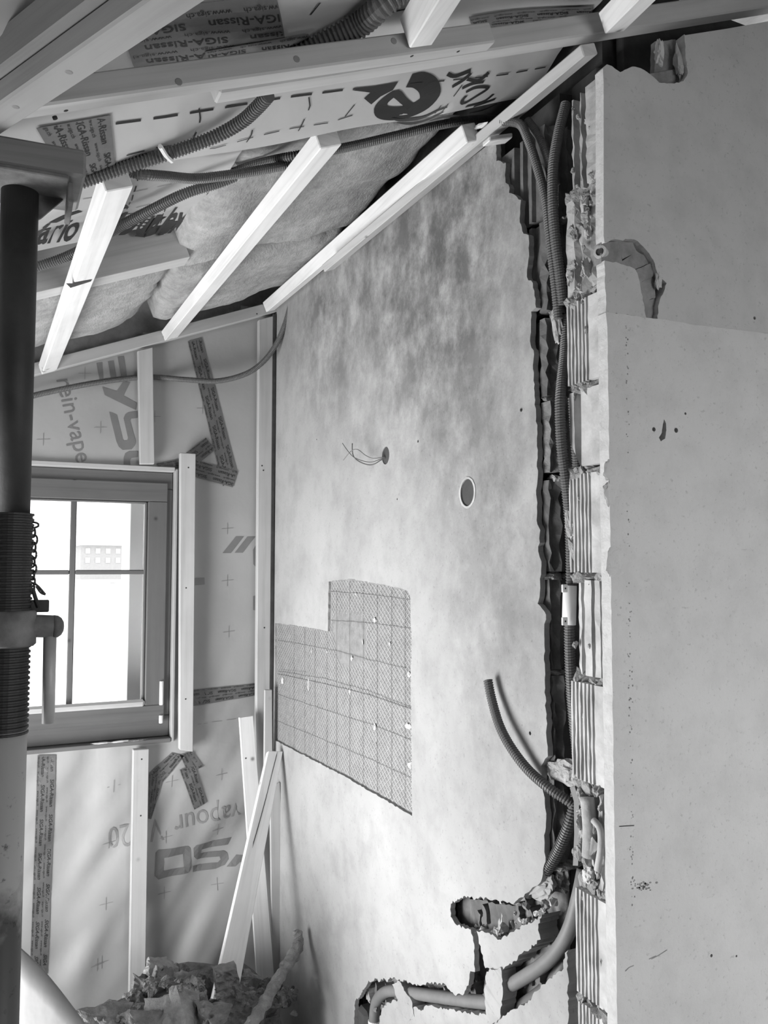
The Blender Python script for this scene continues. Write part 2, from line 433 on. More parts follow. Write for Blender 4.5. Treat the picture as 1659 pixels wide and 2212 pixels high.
# ---- side wall: masonry core, plaster skin with chases, hollow bricks in the chase
CZ = H-.56
core = [hexa([V(p) for p in ((1.045, 1.36, 0), (1.2, 1.36, 0), (1.2, 3.16, 0), (1.045, 3.16, 0),
                             (1.045, 1.36, zroof(.95, 0)), (1.2, 1.36, zroof(1.0, 0)), (1.2, 3.16, zroof(1.0, 0)), (1.045, 3.16, zroof(.95, 0)))], 0)]
core.append(hexa([V(p) for p in ((1.10, 1.29, H+.5), (1.2, 1.29, H+.5), (1.2, 3.16, H+.5), (1.10, 3.16, H+.5),
                             (1.10, 1.29, zroof(1.10, .235)), (1.2, 1.29, zroof(1.2, .235)), (1.2, 3.16, zroof(1.2, .235)), (1.10, 3.16, zroof(1.10, .235)))], 0))
wall_right = obj('wall_right', *join(core), 'core', kind=st)
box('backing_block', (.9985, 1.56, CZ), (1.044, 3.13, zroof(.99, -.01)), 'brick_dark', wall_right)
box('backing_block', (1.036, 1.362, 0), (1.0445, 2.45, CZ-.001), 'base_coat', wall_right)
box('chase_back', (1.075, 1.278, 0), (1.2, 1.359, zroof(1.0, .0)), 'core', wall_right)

fS = lambda x0: (lambda a, b, c: V((x0+c, a, b)))
def s2(u, v, X=XS): p = atX(u, v, X); return (p.y, p.z)
def ell(cy, cz, r, n=28, k=1.0): return [(cy+r*math.cos(2*math.pi*i/n), cz+r*k*math.sin(2*math.pi*i/n)) for i in range(n)]
chase = [(1071, 306), (1072, 348), (1092, 352), (1092, 395), (1099, 398), (1100, 416), (1125, 432), (1122, 481), (1131, 505), (1142, 508),
         (1143, 544), (1138, 599), (1151, 612), (1158, 665), (1148, 673), (1146, 744), (1154, 765), (1152, 788), (1154, 856), (1161, 937),
         (1161, 1034), (1158, 1059), (1161, 1132), (1167, 1145), (1163, 1190), (1170, 1213), (1166, 1259), (1165, 1289), (1161, 1305),
         (1179, 1327), (1175, 1370), (1177, 1443), (1176, 1468), (1180, 1552), (1183, 1633), (1169, 1655), (1170, 1687), (1177, 1723),
         (1180, 1769), (1175, 1804), (1176, 1820), (1179, 1862), (1168, 1904), (1147, 1923), (1110, 1952), (1054, 1942)]
chase2 = [(1054, 1942), (996, 1938), (974, 1952), (974, 1979), (985, 1999), (1017, 2008)]
low = [(1017, 2008), (1024, 2040), (1026, 2100), (1016, 2098), (1012, 2128), (1003, 2148), (985, 2150), (960, 2126), (930, 2124), (905, 2128), (845, 2112), (835, 2120),
       (828, 2112), (820, 2122), (812, 2113), (803, 2122), (796, 2118), (778, 2150), (767, 2162), (764, 2240)]
outer = [(3.12, 0), (3.12, zroof(.978, .02)), s2(1071, 300)]
outer += jag([s2(*p) for p in chase], .0025, .008) + jag([s2(*p) for p in chase2], .004, .006)[1:] + jag([s2(*p) for p in low], .0035, .007)[1:]
outer += [(outer[-1][0]+.0, 0)]
h1, h2 = s2(833, 984), s2(1010, 1064)
lath_out = [(594, 1346), (640, 1351), (700, 1362), (708, 1364), (710, 1256), (735, 1252), (762, 1251), (800, 1258), (868, 1271), (880, 1276), (886, 1288),
            (889, 1420), (887, 1440), (890, 1762), (740, 1675), (594, 1599)]
lo2 = jag([s2(*p) for p in lath_out], .0018, .012, True)
holes = [ell(*h1, .0235, k=1.05), ell(*h2, .031, k=1.05), lo2,
         ell(*s2(903, 953), .004, 9), ell(*s2(1126, 885), .0045, 9), ell(*s2(684, 949), .003, 7), ell(*s2(1145, 1584), .004, 8), ell(*s2(858, 1078), .003, 7)]
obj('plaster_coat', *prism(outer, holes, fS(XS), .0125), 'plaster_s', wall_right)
# plaster left standing between the two pipe chases, and below the lower one
tongue = [(1026, 2012), (1050, 2016), (1075, 2030), (1100, 2016), (1128, 2000), (1150, 1990), (1166, 1976), (1158, 2010), (1164, 2030), (1140, 2050),
          (1126, 2060), (1108, 2078), (1088, 2088), (1075, 2098), (1060, 2096), (1045, 2092)]
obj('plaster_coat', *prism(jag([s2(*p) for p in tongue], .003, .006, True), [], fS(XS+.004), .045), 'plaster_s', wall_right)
apron = [(818, 2260), (818, 2200), (828, 2172), (850, 2160), (872, 2166), (905, 2182), (925, 2172), (960, 2180), (1000, 2186), (1050, 2194), (1085, 2196),
         (1112, 2180), (1138, 2168), (1150, 2150), (1172, 2128), (1190, 2112), (1214, 2092), (1219, 2060), (1224, 2052), (1226, 2260)]
ap = jag([s2(*p) for p in apron], .0035, .007)
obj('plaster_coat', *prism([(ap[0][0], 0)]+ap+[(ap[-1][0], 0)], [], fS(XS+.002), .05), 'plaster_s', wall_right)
# round back boxes in the two drilled holes
for (hy, hz), r in ((h1, .0235), (h2, .031)):
    vs, fs = lathe((XS+.002, hy, hz), (1, 0, 0), [(0, r*1.05), (.045, r), (.0451, .001)], 28); obj('back_box', vs, fs, 'dark_hole', wall_right)
ring = prism(jag(ell(*h2, .036, 30), .0015, .01, True), [ell(*h2, .0295, k=1.06)], fS(XS-.0015), .003); obj('plaster_ring', *ring, 'brick_pale', wall_right)
# fins of broken hollow brick standing in the lower chases
rn = random.Random(3)
for u0, u1, v0, v1, n in ((980, 1160, 1945, 2006, 12), (778, 840, 2118, 2165, 6), (1004, 1066, 2108, 2165, 5), (905, 1000, 2128, 2155, 6), (1060, 1190, 2085, 2130, 7)):
    for i in range(n):
        X_ = 1.0+rn.uniform(.0, .03); u = u0+(u1-u0)*(i+.5+rn.uniform(-.35, .35))/n; y, zt = s2(u, v0+rn.uniform(-4, 22), X_); zb = s2(u, v1+rn.uniform(-14, 12), X_)[1]
        w = rn.uniform(.004, .014); lean_ = rn.uniform(-.008, .008)
        pr = prism(jag([(y-w, zb), (y+w, zb+rn.uniform(-.01, .01)), (y+w*.6+lean_, (zt+zb)/2), (y+w*rn.uniform(.2, .9)+lean_, zt), (y-w*.7+lean_, zt-rn.uniform(0, .02))], .004, .006, True, rn), [], fS(X_), .03)
        obj('brick_fin', *pr, rn.choice(('brick', 'brick_dark', 'brick_dark', 'base_coat')), wall_right)
for k in range(46):                               # crumbs of broken brick lying in the slots
    u, v = rn.choice(((rn.uniform(985, 1150), rn.uniform(1990, 2022)), (rn.uniform(1000, 1160), rn.uniform(2000, 2030)), (rn.uniform(780, 1050), rn.uniform(2170, 2190)), (rn.uniform(1100, 1200), rn.uniform(1945, 2000))))
    s_ = rn.uniform(.008, .022); p = atX(u, v, rn.uniform(.990, 1.015)); obj('brick_crumb', *lump(p, (s_, s_*rn.uniform(1, 2), s_), 1200+k, 1, .3), rn.choice(('brick', 'brick_pale', 'base_coat', 'mortar_pale')), wall_right)

# ---- hollow bricks: ribbed profile stood up course by course
def ribbed(prof_edges, z0, z1, back, jitter=0.0, rnd=random, rag=0.0, nz_=5):
    """prof_edges: [(y, x)...] along the visible face; extruded up with a little wear"""
    pl = list(prof_edges); n = len(pl); vs, fs = [], []
    for k in range(nz_+1):
        z = z0+(z1-z0)*k/nz_
        for (y, x) in pl: vs.append(V((x+rnd.uniform(0, jitter), y+rnd.uniform(-rag, rag), z)))
        vs.append(V((back, pl[-1][0], z))); vs.append(V((back, pl[0][0], z)))
    m = n+2
    for k in range(nz_):
        for i in range(m): fs.append([k*m+i, k*m+(i+1) % m, (k+1)*m+(i+1) % m, (k+1)*m+i])
    fs += [list(range(m))[::-1], [nz_*m+i for i in range(m)]]
    return vs, fs
def ribs(y0, y1, n, x0, depth, flat=0.0):
    """groove profile between y0 and y1"""
    out = [(y0, x0)]; p = (y1-y0-flat)/n; y = y0+flat
    if flat: out.append((y, x0))
    for i in range(n):
        out += [(y+p*.10, x0+depth), (y+p*.46, x0+depth), (y+p*.56, x0), (y+p*.98, x0)]
        y += p
    return out
zj = [H+z for z in (-1.75, -1.38, -1.18, -.978, -.775, -.578, -.395, -.205, -.018, .178, .335, .505, .705, .905)]
SX = .9825
for i in range(len(zj)-1):
    z0, z1 = zj[i]+.008, zj[i+1]-.006; r2 = random.Random(40+i); ctr = (z0+z1)/2-H
    kind = {12: 'chamber', 11: 'rough', 10: 'rib', 9: 'smooth', 8: 'rib', 7: 'cut', 6: 'ribw', 5: 'broken', 4: 'rib', 3: 'rib'}.get(i, 'rib')
    if kind in ('rib', 'ribw'):
        pr = ribs(1.169, 1.268+r2.uniform(-.004, .004), 6, SX, .009, .036); vs, fs = ribbed(pr, z0, z1, 1.074, .0015, r2, .0008, 8); mat_ = 'brick_pale' if kind == 'ribw' else 'brick_pale'
    elif kind == 'chamber':
        pr = [(1.169, SX), (1.203, SX), (1.2035, SX+.035), (1.219, SX+.038), (1.220, SX+.004), (1.225, SX+.003), (1.226, SX+.03), (1.246, SX+.032), (1.247, SX+.006), (1.252, SX+.006), (1.253, SX+.02), (1.266, SX+.025)]
        vs, fs = ribbed(pr, z0, z1, 1.074, .003, r2, .002, 14); mat_ = 'brick'
    elif kind == 'rough':
        pr = [(1.169, SX), (1.181, SX+.002), (1.19, SX+.012), (1.20, SX+.006), (1.213, SX+.014), (1.226, SX+.004), (1.238, SX+.010), (1.243, SX), (1.268, SX)]
        vs, fs = ribbed(pr, z0, z1, 1.074, .006, r2, .003, 12); mat_ = 'brick'
    elif kind == 'smooth':
        pr = [(1.169, SX), (1.20, SX), (1.201, SX+.002), (1.232, SX+.002), (1.233, SX+.022), (1.254, SX+.022), (1.255, SX+.004), (1.268, SX+.004)]
        vs, fs = ribbed(pr, z0, z1, 1.074, .0012, r2, .0006, 6); mat_ = 'brick_pale'
    elif kind == 'cut':
        pr = [(1.169, SX), (1.172, SX), (1.1725, SX+.045), (1.189, SX+.045), (1.190, SX+.004), (1.203, SX+.002), (1.2035, SX+.015), (1.209, SX+.015), (1.21, SX), (1.232, SX+.002), (1.2325, SX+.02), (1.247, SX+.02), (1.248, SX+.008), (1.258, SX+.010)]
        vs, fs = ribbed(pr, z0, z1, 1.074, .0025, r2, .001, 10); mat_ = 'brick_pale'
    else:
        pr = [(1.169, SX), (1.178, SX), (1.179, SX+.025), (1.196, SX+.028), (1.199, SX+.006), (1.207, SX+.004), (1.209, SX+.028), (1.226, SX+.034), (1.229, SX+.012), (1.24, SX+.010), (1.246, SX+.02), (1.262, SX+.012)]
        vs, fs = ribbed(pr, z0, z1, 1.074, .007, r2, .003, 12); mat_ = 'brick'
    if kind == 'smooth':                          # far corner knocked off in a slanting break
        vs = [V((p.x, min(p.y, 1.268-max(0, .05-(p.z-z0))*.62) if p.y > 1.21 else p.y, p.z)) for p in vs]
    obj('brick', vs, fs, mat_, wall_right)
    for k in range({'rough': 26, 'broken': 20, 'chamber': 5, 'rib': 4, 'cut': 4}.get(kind, 2)):
        s_ = r2.uniform(.008, .026) if kind in ('rough', 'broken') else r2.uniform(.005, .012)
        yy = r2.uniform(1.19, 1.262); obj('mortar', *lump((SX+r2.uniform(.000, .014), yy, r2.uniform(z0, z1)), (s_*.8, s_*1.1, s_*r2.uniform(1, 2)), 1400+i*40+k, 2, .3), r2.choice(('mortar', 'mortar_pale', 'mortar', 'brick')), wall_right)
    if i > 1:
        for k in range(5):
            y = 1.178+k*.021; obj('mortar', *lump((SX+.018+r2.uniform(-.004, .006), y, zj[i]+r2.uniform(-.006, .006)), (.055, .034, .03+r2.uniform(0, .016)), 90+i*7+k, 2, .25), 'mortar', wall_right)
    # far jamb of the chase, ribbed on its broken face
    yj = 1.345+r2.uniform(-.008, .006)
    z0j = z0+r2.uniform(-.004, .004)
    prj = [(yj, 1.074), (yj+r2.uniform(0, .004), 1.045), (yj-.004, 1.040), (yj+.008, 1.036), (yj+.004, 1.018), (yj-.007, 1.012), (yj+.004, 1.0015), (yj, .9915), (yj+.02, .9915),
           (yj+.03, 1.000), (yj+.045, 1.000), (yj+.048, .9915), (yj+.058, .9915), (yj+.06, 1.001), (yj+.075, 1.001), (yj+.078, .9915), (yj+.088, .9915), (yj+.09, 1.0015), (yj+.105, 1.008), (yj+.11, .9915), (1.558, .9915)]
    if zj[i] > CZ-.03 or True:
        n = len(prj); vs, fs = [], []
        K = 10
        for k in range(K+1):
            z = z0j+(z1-z0j)*k/K
            for q, (y, x) in enumerate(prj): vs.append(V((x+(r2.uniform(0, .006) if 0 < q < 8 else r2.uniform(0, .001)), y+(r2.uniform(-.005, .005) if q < 9 else 0), z)))
            vs.append(V((1.074, 1.558, z)))
        mm = n+1
        for k in range(K):
            for q in range(mm): fs.append([k*mm+q, k*mm+(q+1) % mm, (k+1)*mm+(q+1) % mm, (k+1)*mm+q])
        fs += [list(range(mm))[::-1], [K*mm+q for q in range(mm)]]
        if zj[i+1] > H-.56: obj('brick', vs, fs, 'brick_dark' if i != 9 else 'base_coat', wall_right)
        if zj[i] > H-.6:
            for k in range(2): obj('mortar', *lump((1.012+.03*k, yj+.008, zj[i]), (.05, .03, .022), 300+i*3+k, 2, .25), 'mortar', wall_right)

# ---- return wall on the right: masonry, two plaster coats, a broken corner
core2 = hexa([V((1.07, 1.172, 0)), V((XRr, 1.172, 0)), V((XRr, 1.285, 0)), V((1.07, 1.285, 0)),
              V((1.07, 1.172, zroof(1.07, -.11))), V((XRr, 1.172, zroof(XRr, -.11))), V((XRr, 1.285, zroof(XRr, -.11))), V((1.07, 1.285, zroof(1.07, -.11)))], 0)
wall_ret = obj('wall_return', *core2, 'base_coat', kind=st)
box('backing_block', (1.13, 1.262, H+.6), (1.9, 1.284, H+1.20), 'core', wall_ret)
r2d = lambda u, v: (atY(u, v, YR).x, atY(u, v, YR).z)
fR = lambda y0: (lambda a, b, c: V((a, y0+c, b)))
edge = [(1311, y) for y in range(150, 680, 24)]
up = [r2d(*p) for p in ((1302, 148), (1311, 139), (1322, 143), (1340, 156), (1354, 149), (1366, 143), (1384, 147), (1398, 156), (1412, 166), (1424, 178), (1452, 180), (1476, 176), (1486, 158), (1482, 130), (1480, 92), (1478, 74))]
up = jag(up, .0012, .006)
up += [r2d(1480, 76), r2d(1570, 62), r2d(1659, 46), (XRr, r2d(1659, 46)[1]+(XRr-r2d(1659, 46)[0])*.385)]
crack = [(1900, 752), (1700, 726), (1659, 720), (1600, 714), (1560, 709), (1500, 702), (1460, 695), (1424, 690)]
up += jag([r2d(*p) for p in crack], .0010, .012)
notch = [(1420, 690), (1424, 655), (1428, 640), (1440, 612), (1420, 590), (1414, 570), (1402, 548), (1390, 534), (1378, 521), (1362, 516), (1340, 519), (1320, 518), (1306, 524)]
up += jag([r2d(*p) for p in notch], .0018, .006)
up += [r2d(1304, y) for y in range(510, 150, -30)]
hl = [ell(*r2d(1630, 687), .0035, 9), ell(*r2d(1592, 712), .003, 8)]
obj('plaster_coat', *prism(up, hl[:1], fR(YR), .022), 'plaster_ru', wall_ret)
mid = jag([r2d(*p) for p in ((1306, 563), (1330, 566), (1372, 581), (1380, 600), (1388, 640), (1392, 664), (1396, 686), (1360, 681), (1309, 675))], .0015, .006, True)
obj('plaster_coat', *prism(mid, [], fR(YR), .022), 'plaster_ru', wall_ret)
lo = [r2d(1306, 676)] + jag([r2d(*p) for p in ((1312, 676), (1360, 682), (1420, 690), (1460, 696), (1500, 703), (1560, 710), (1600, 715), (1659, 721), (1700, 727), (1900, 753))], .0008, .012)
lo[-1] = (XRr, lo[-1][1]); lo += [(XRr, 0)]
bot = atY(1334, 2212, YR)
lft = [r2d(1335+(2212-v)*-.0140, v) for v in range(2380, 690, -22)]
lo += [(lft[0][0], 0)] + jag([(x-.0045, z) for x, z in lft], .0016, .016)
slot = jag([r2d(*p) for p in ((1432, 906), (1436, 915), (1437, 930), (1434, 948), (1425, 954), (1421, 946), (1427, 935), (1429, 918))], .0005, .004, True)
hl2 = [slot, ell(*r2d(1410, 928), .0042, 10), ell(*r2d(1458, 930), .0048, 10), ell(*r2d(1478, 894), .0026, 8), ell(*r2d(1534, 2063), .003, 8), ell(*r2d(1588, 2064), .0022, 8)]
obj('plaster_coat', *prism(lo, hl2, fR(YR-.003), .025), 'plaster_r', wall_ret)
for o in wall_ret.children:                        # left-facing edges get raw gypsum's lighter colour, painting in the light they catch
    if o.name.startswith('plaster_coat'):
        o.data.materials.append(M['plaster_edge'])
        for q in o.data.polygons: q.material_index = 1 if q.normal.x < -.5 else 0
# broken undercoat in the notch: cracked slabs set back behind the skin
for k, pts in enumerate((((1305, 520), (1345, 517), (1352, 568), (1306, 565)), ((1345, 517), (1375, 519), (1384, 540), (1352, 556), (1350, 545)), ((1384, 538), (1402, 548), (1412, 566), (1362, 585), (1353, 560)),
                         ((1412, 566), (1420, 592), (1382, 612), (1366, 586)), ((1420, 592), (1424, 640), (1390, 650), (1382, 612)), ((1424, 640), (1420, 692), (1396, 690), (1390, 650)))):
    obj('undercoat', *prism(jag([r2d(*p) for p in pts], .0008, .008, True), [], fR(YR+.008+.0018*(k % 3)), .02), 'base_coat', wall_ret)
obj('plaster_crumb', *lump(atY(1421, 608, YR+.004), (.022, .014, .04), 771, 3, .2), 'plaster_ru', wall_ret)
# bits hanging in the hole under the beam
obj('plaster_crumb', *lump(atY(1424, 112, YR+.012), (.022, .02, .06), 772, 3, .25), 'plaster_edge', wall_ret)
obj('plaster_crumb', *lump(atY(1466, 128, YR+.014), (.026, .02, .085), 773, 3, .25), 'brick', wall_ret)
obj('undercoat', *prism(jag([r2d(*p) for p in ((1440, 70), (1484, 66), (1486, 176), (1436, 182))], .001, .01, True), [], fR(YR+.03), .012), 'base_coat', wall_ret)
for k, (u, v, sx, sz) in enumerate(((1319, 1018, .034, .045), (1318, 1066, .032, .05), (1330, 1210, .055, .06), (1334, 1232, .05, .03))):
    obj('plaster_patch', *lump(atY(u, v, YR-.0015), (sx, .008, sz), 780+k, 3, .12, Matrix.Identity(3), 30), 'plaster_r', wall_ret)
vs, fs = lathe(atY(1297, 545, 1.163), (-1, -.6, 0), [(-.02, .012), (.004, .012), (.0045, .0075), (-.01, .0072), (-.0101, .001)], 18)
obj('pipe_stub', vs, fs, 'brick_pale', wall_ret); vs, fs = lathe(atY(1297, 545, 1.163)+V((-.0035, -.002, 0)), (-1, -.6, 0), [(0, .0045), (.0008, .0045)], 14); obj('pipe_bore', vs, fs, 'core', wall_ret)
# pencil line, smear and dotted scoring on the plaster
fP = lambda a, b: V((a, YR-.0036, b))
def pr2(pts): return [r2d(*p) for p in pts]
obj('pencil_mark', *ribbon(pr2([(1335, 1784), (1348, 1783), (1366, 1782)]), .0017, fP), 'ink_black', wall_ret)
for pts in ([(1404, 2070), (1420, 2062), (1438, 2050)], [(1348, 2096), (1356, 2088), (1366, 2084)], [(1399, 2070), (1414, 2063)]):
    obj('pencil_mark', *ribbon(pr2(pts), .0012, fP), 'base_coat', wall_ret)
rn = random.Random(8); dots = []
for k in range(90):
    v = rn.uniform(1255, 1960) if k > 25 else rn.uniform(700, 1180); u = 1351+(v-700)*.0105+rn.gauss(0, 2.2)
    p = r2d(u, v); r = rn.uniform(.0005, .0014); dots.append(poly([(p[0]+r*math.cos(a), p[1]+r*1.5*math.sin(a)) for a in (0, 1.2, 2.4, 3.6, 4.9)], fP))
for k in range(40):
    p = r2d(rn.gauss(1384, 10), rn.gauss(1912, 5)-(0)); r = rn.uniform(.0006, .002); dots.append(poly([(p[0]+r*1.6*math.cos(a), p[1]+r*math.sin(a)) for a in (0, 1.2, 2.4, 3.6, 4.9)], fP))
obj('plaster_specks', *join(dots), 'base_coat', wall_ret, kind='stuff')

# ---- lath patch: scratch coat, expanded metal, grid rods, plaster dabs
XLt = XS+.008
f_l = lambda a, b: V((XLt-.002, a, b))
obj('scratch_coat', *prism(lo2, [], fS(XLt), .012), 'scratch', wall_right)
ys_ = [p[0] for p in lo2]; zs_ = [p[1] for p in lo2]; y0_, y1_, z0_, z1_ = min(ys_), max(ys_), min(zs_), max(zs_)
dm = []; dy, dz = .0115, .0165
for i in range(int((y1_-y0_)/dy)+1):
    for j in range(int((z1_-z0_)/dz)+1):
        for s in (1, -1):
            a = (y0_+i*dy, z0_+j*dz+(dz/2 if i % 2 else 0)); b = (a[0]+dy, a[1]+s*dz/2)
            if inside(a, lo2) and inside(b, lo2) and noise.noise(V((a[0]*3, a[1]*3, 0))) > -.35:
                dm.append(ribbon([a, b], .0013, f_l))
obj('expanded_metal', *join(dm), 'lath', wall_right, kind='stuff')
def rod(pts, w=.0016, jit=.0):
    P = [V(p) for p in pts]; Q = [P[0]]
    for a, b in zip(P, P[1:]):
        n = max(1, int((b-a).length/.03)); Q += [a+(b-a)*(k/n)+V((random.uniform(-jit, jit), random.uniform(-jit, jit))) for k in range(1, n+1)]
    obj('lath_rod', *sweep([V((XLt-.003, p.x, p.y)) for p in Q], lambda i: w*.33, 5), 'wire', wall_right)
for u, v0, v1 in ((632, 1352, 1622), (655, 1356, 1633), (677, 1360, 1645), (703, 1364, 1655), (724, 1272, 1668), (752, 1254, 1680), (781, 1258, 1700), (811, 1262, 1714), (842, 1270, 1730), (871, 1274, 1748)):
    rod([s2(u, v0+2), s2(u, v1-4)], .0015, .0012)
for pts in (((597, 1383), (705, 1402), (790, 1424), (872, 1444)), ((710, 1278), (800, 1284), (884, 1296)), ((710, 1340), (800, 1346), (885, 1358)), ((597, 1450), (700, 1466), (790, 1492), (887, 1530)),
            ((597, 1500), (700, 1534), (800, 1566), (887, 1600)), ((597, 1558), (700, 1600), (800, 1642), (887, 1682))):
    rod([s2(*p) for p in pts], .0015, .0012)
for pts, w in ((((597, 1456), (700, 1478), (790, 1500), (884, 1532)), .006), (((600, 1446), (660, 1452)), .002), (((888, 1330), (890, 1470)), .0022), (((889, 1640), (889, 1758)), .003)):
    rod([s2(*p) for p in pts], w*.35, .0006)
for k, (u, v, sy, sz) in enumerate(((607, 1472, .02, .03), (664, 1480, .008, .05), (670, 1405, .006, .022), (703, 1409, .005, .012), (757, 1422, .006, .02), (780, 1388, .005, .016), (806, 1340, .007, .02), (839, 1391, .006, .016),
                                   (753, 1496, .006, .02), (806, 1571, .012, .022), (808, 1606, .006, .014), (880, 1457, .012, .018), (877, 1568, .022, .018), (881, 1650, .016, .025), (766, 1283, .006, .008))):
    y, z = s2(u, v); obj('plaster_dab', *lump((XLt-.003, y, z), (.008, sy*1.6, sz), 820+k, 2, .25, Matrix.Identity(3)), 'plaster_edge', wall_right)
# ================================================================== WINDOW
WY = 3.118
def wq(u, v, Y=WY): p = atY(u, v, Y); return p.x, p.z
X0, X1 = -.085, .603; Z1 = H+.349; Z0 = H-.612
window = box('window_1', (X0, WY, Z0), (X0+.05, WY+.07, Z1), 'frame', kind=st)        # left jamb, the rest are its parts
def wbox(n, x0, z0, x1, z1, y0, y1, m='frame', par=window, bev=.003): return box(n, (x0, y0, z0), (x1, y1, z1), m, par, bev)
wbox('window_frame', X0+.05, Z1-.062, X1, Z1, WY, WY+.07); wbox('window_frame', X0+.05, Z0, X1, Z0+.075, WY, WY+.07); wbox('window_frame', X1-.032, Z0+.075, X1, Z1-.062, WY, WY+.07)
sx0, sx1, sz0, sz1 = X0+.03, X1-.020, Z0+.060, Z1-.040
SY = WY-.012
gx0, gx1 = sx0+.085, atY(315, 1300, SY+.02).x; gz1 = wq(318, 1083)[1]; gz0 = wq(240, 1528)[1]
wbox('sash', sx0, gz1, sx1, sz1, SY, SY+.07); wbox('sash', sx0, sz0, sx1, gz0, SY, SY+.07)
wbox('sash', gx1, gz0, sx1, gz1, SY, SY+.07); wbox('sash', sx0, gz0, gx0, gz1, SY, SY+.07)
wbox('glazing_bead', gx0, gz0, gx1, gz0+.014, SY+.012, SY+.05); wbox('glazing_bead', gx0, gz0-.004, gx1, gz0+.022, SY-.006, SY+.016, 'pine_dim', bev=.008)
wbox('glazing_bead', gx1-.010, gz0, gx1, gz1, SY+.014, SY+.05); wbox('glazing_bead', gx0, gz1-.008, gx1, gz1, SY+.014, SY+.05)
mx = atY(156, 1235, SY+.03).x; mz = atY(240, 1236, SY+.03).z
wbox('glazing_bar', mx-.010, gz0+.01, mx+.010, gz1, SY+.022, SY+.040); wbox('glazing_bar', gx0, mz-.008, mx-.010, mz+.008, SY+.020, SY+.038); wbox('glazing_bar', mx+.010, mz-.008, gx1, mz+.008, SY+.022, SY+.040)
wbox('pane', gx0-.004, gz0, gx1+.004, gz1, SY+.044, SY+.048, 'glass', bev=0)
hx = X1-.036; hz = atY(352, 1540, WY-.01).z
for dz, hh in ((.03, .085), (-.035, .028)):
    vs, fs = lathe((hx+.004, SY-.004, hz+dz), (0, 0, 1), [(0, .006), (.001, .007), (hh-.001, .007), (hh, .006)], 14); obj('hinge', vs, fs, 'white', window, True)
# reveal around the window: film-white linings
box('trim_1', (X1+.001, YF-.002, HZ0), (X1+.012, WY+.06, HZ1), 'film', kind=st)
box('trim_2', (HX0, YF-.006, HZ0), (X1, WY+.06, Z0-.001), 'sheet', kind=st)
box('trim_3', (HX0, YF-.004, Z1+.001), (X1, WY+.06, HZ1+.006), 'pine_dim', kind=st)
# outside: jamb of the outer wall, snowy slope and a pale house
box('shutter_jamb', (gx1-.035, 3.30, HZ0), (gx1+.12, 3.52, HZ1+.2), 'snow', label='pale outer reveal seen through the right edge of the window pane', cat='reveal')
gs = gridsheet(lin(-60, 60, 6), lin(6, 160, 7), lambda x, y: V((x, y, -3+(y-6)*.028+2.0*noise.noise(V((x*.04, y*.04, 0))))))
obj('snow_ground', *gs, 'snow', smooth=True, label='snow covered slope outside beyond the window', cat='snow', kind='stuff')
hp_ = atY(226, 1214, 100)
hb = thing('house', hp_, 'pale house with snowy roof far off through the window', 'house')
hx_, hz_ = hp_.x, hp_.z
box('house_wall', (hx_-2.6, 100, hz_-2), (hx_+2.6, 106, hz_+2.0), 'house', hb, 0)
rf = prism([(99.4, hz_+1.9), (106.6, hz_+1.9), (103, hz_+3.6)], [], lambda a, b, c: V((hx_-3.0+c, a, b)), 6); obj('house_roof', *rf, 'snow', hb)
for k in range(4):
    for j in range(2): box('house_window', (hx_-2.1+k*1.1, 99.93, hz_-.1+j*1.05), (hx_-1.6+k*1.1, 99.99, hz_+.5+j*1.05), 'pine_dim', hb, 0)

# ================================================================== GABLE FILM, BATTENS, TAPES
xs = sorted(set(lin(XL, HX0, .025)+lin(HX0, HX1, .025)+lin(HX1, .9775, .022))); zs = sorted(set(lin(.02, HZ0, .025)+lin(HZ0, HZ1, .025)+lin(HZ1, H+1.06, .025)))
def fs_skip(x, z): return (HX0 < x < HX1 and HZ0 < z < HZ1) or z > zroof(x, .05)
vs, fs = gridsheet(xs, zs, lambda x, z: V((x, wfilm(x, z), z)), fs_skip)
gfilm = obj('vapour_film', vs, fs, 'film', smooth=True, label='white printed vapour film stapled over the gable wall round the window', cat='film')
fW = lambda a, b: V((a, wfilm(a, b)-.0012, b))
def w2(u, v, Y=YF): p = atY(u, v, Y); return (p.x, p.z)
def on_film(name, parts, m, par, **kw): return obj(name, *join(parts), m, par, **kw)
def put_text(s, org, right, upv, f, bold=0.0):
    """word from 2-D origin along right/up vectors on a surface"""
    vs, fs, w = glyphs(s, bold); o, r, u = V(org), V(right), V(upv)
    return [f(*(o+r*x+u*y)) for x, y in vs], fs
def px_text(s, a, b, hpx, f, to2, bold=0.0, flip=1):
    """set s so that its baseline runs from pixel a to pixel b"""
    A, B = V(to2(*a)), V(to2(*b)); vs, fs, w = glyphs(s, bold)
    r = (B-A)/w; L = r.length; n = V((-r.y, r.x))/L*flip
    mid = V(to2(a[0], a[1]-hpx))-A
    return put_text(s, A, r, n*(L if hpx == 0 else hpx), f, bold)
def stroke_px(name, strokes, wpx, m, par, f, to2, ref, step=.02):
    k = (V(to2(ref[0]+10, ref[1]))-V(to2(*ref))).length/10; ps = []
    for s in strokes: ps.append(ribbon([to2(*p) for p in s], wpx*k, f, step))
    return obj(name, *join(ps), m, par)
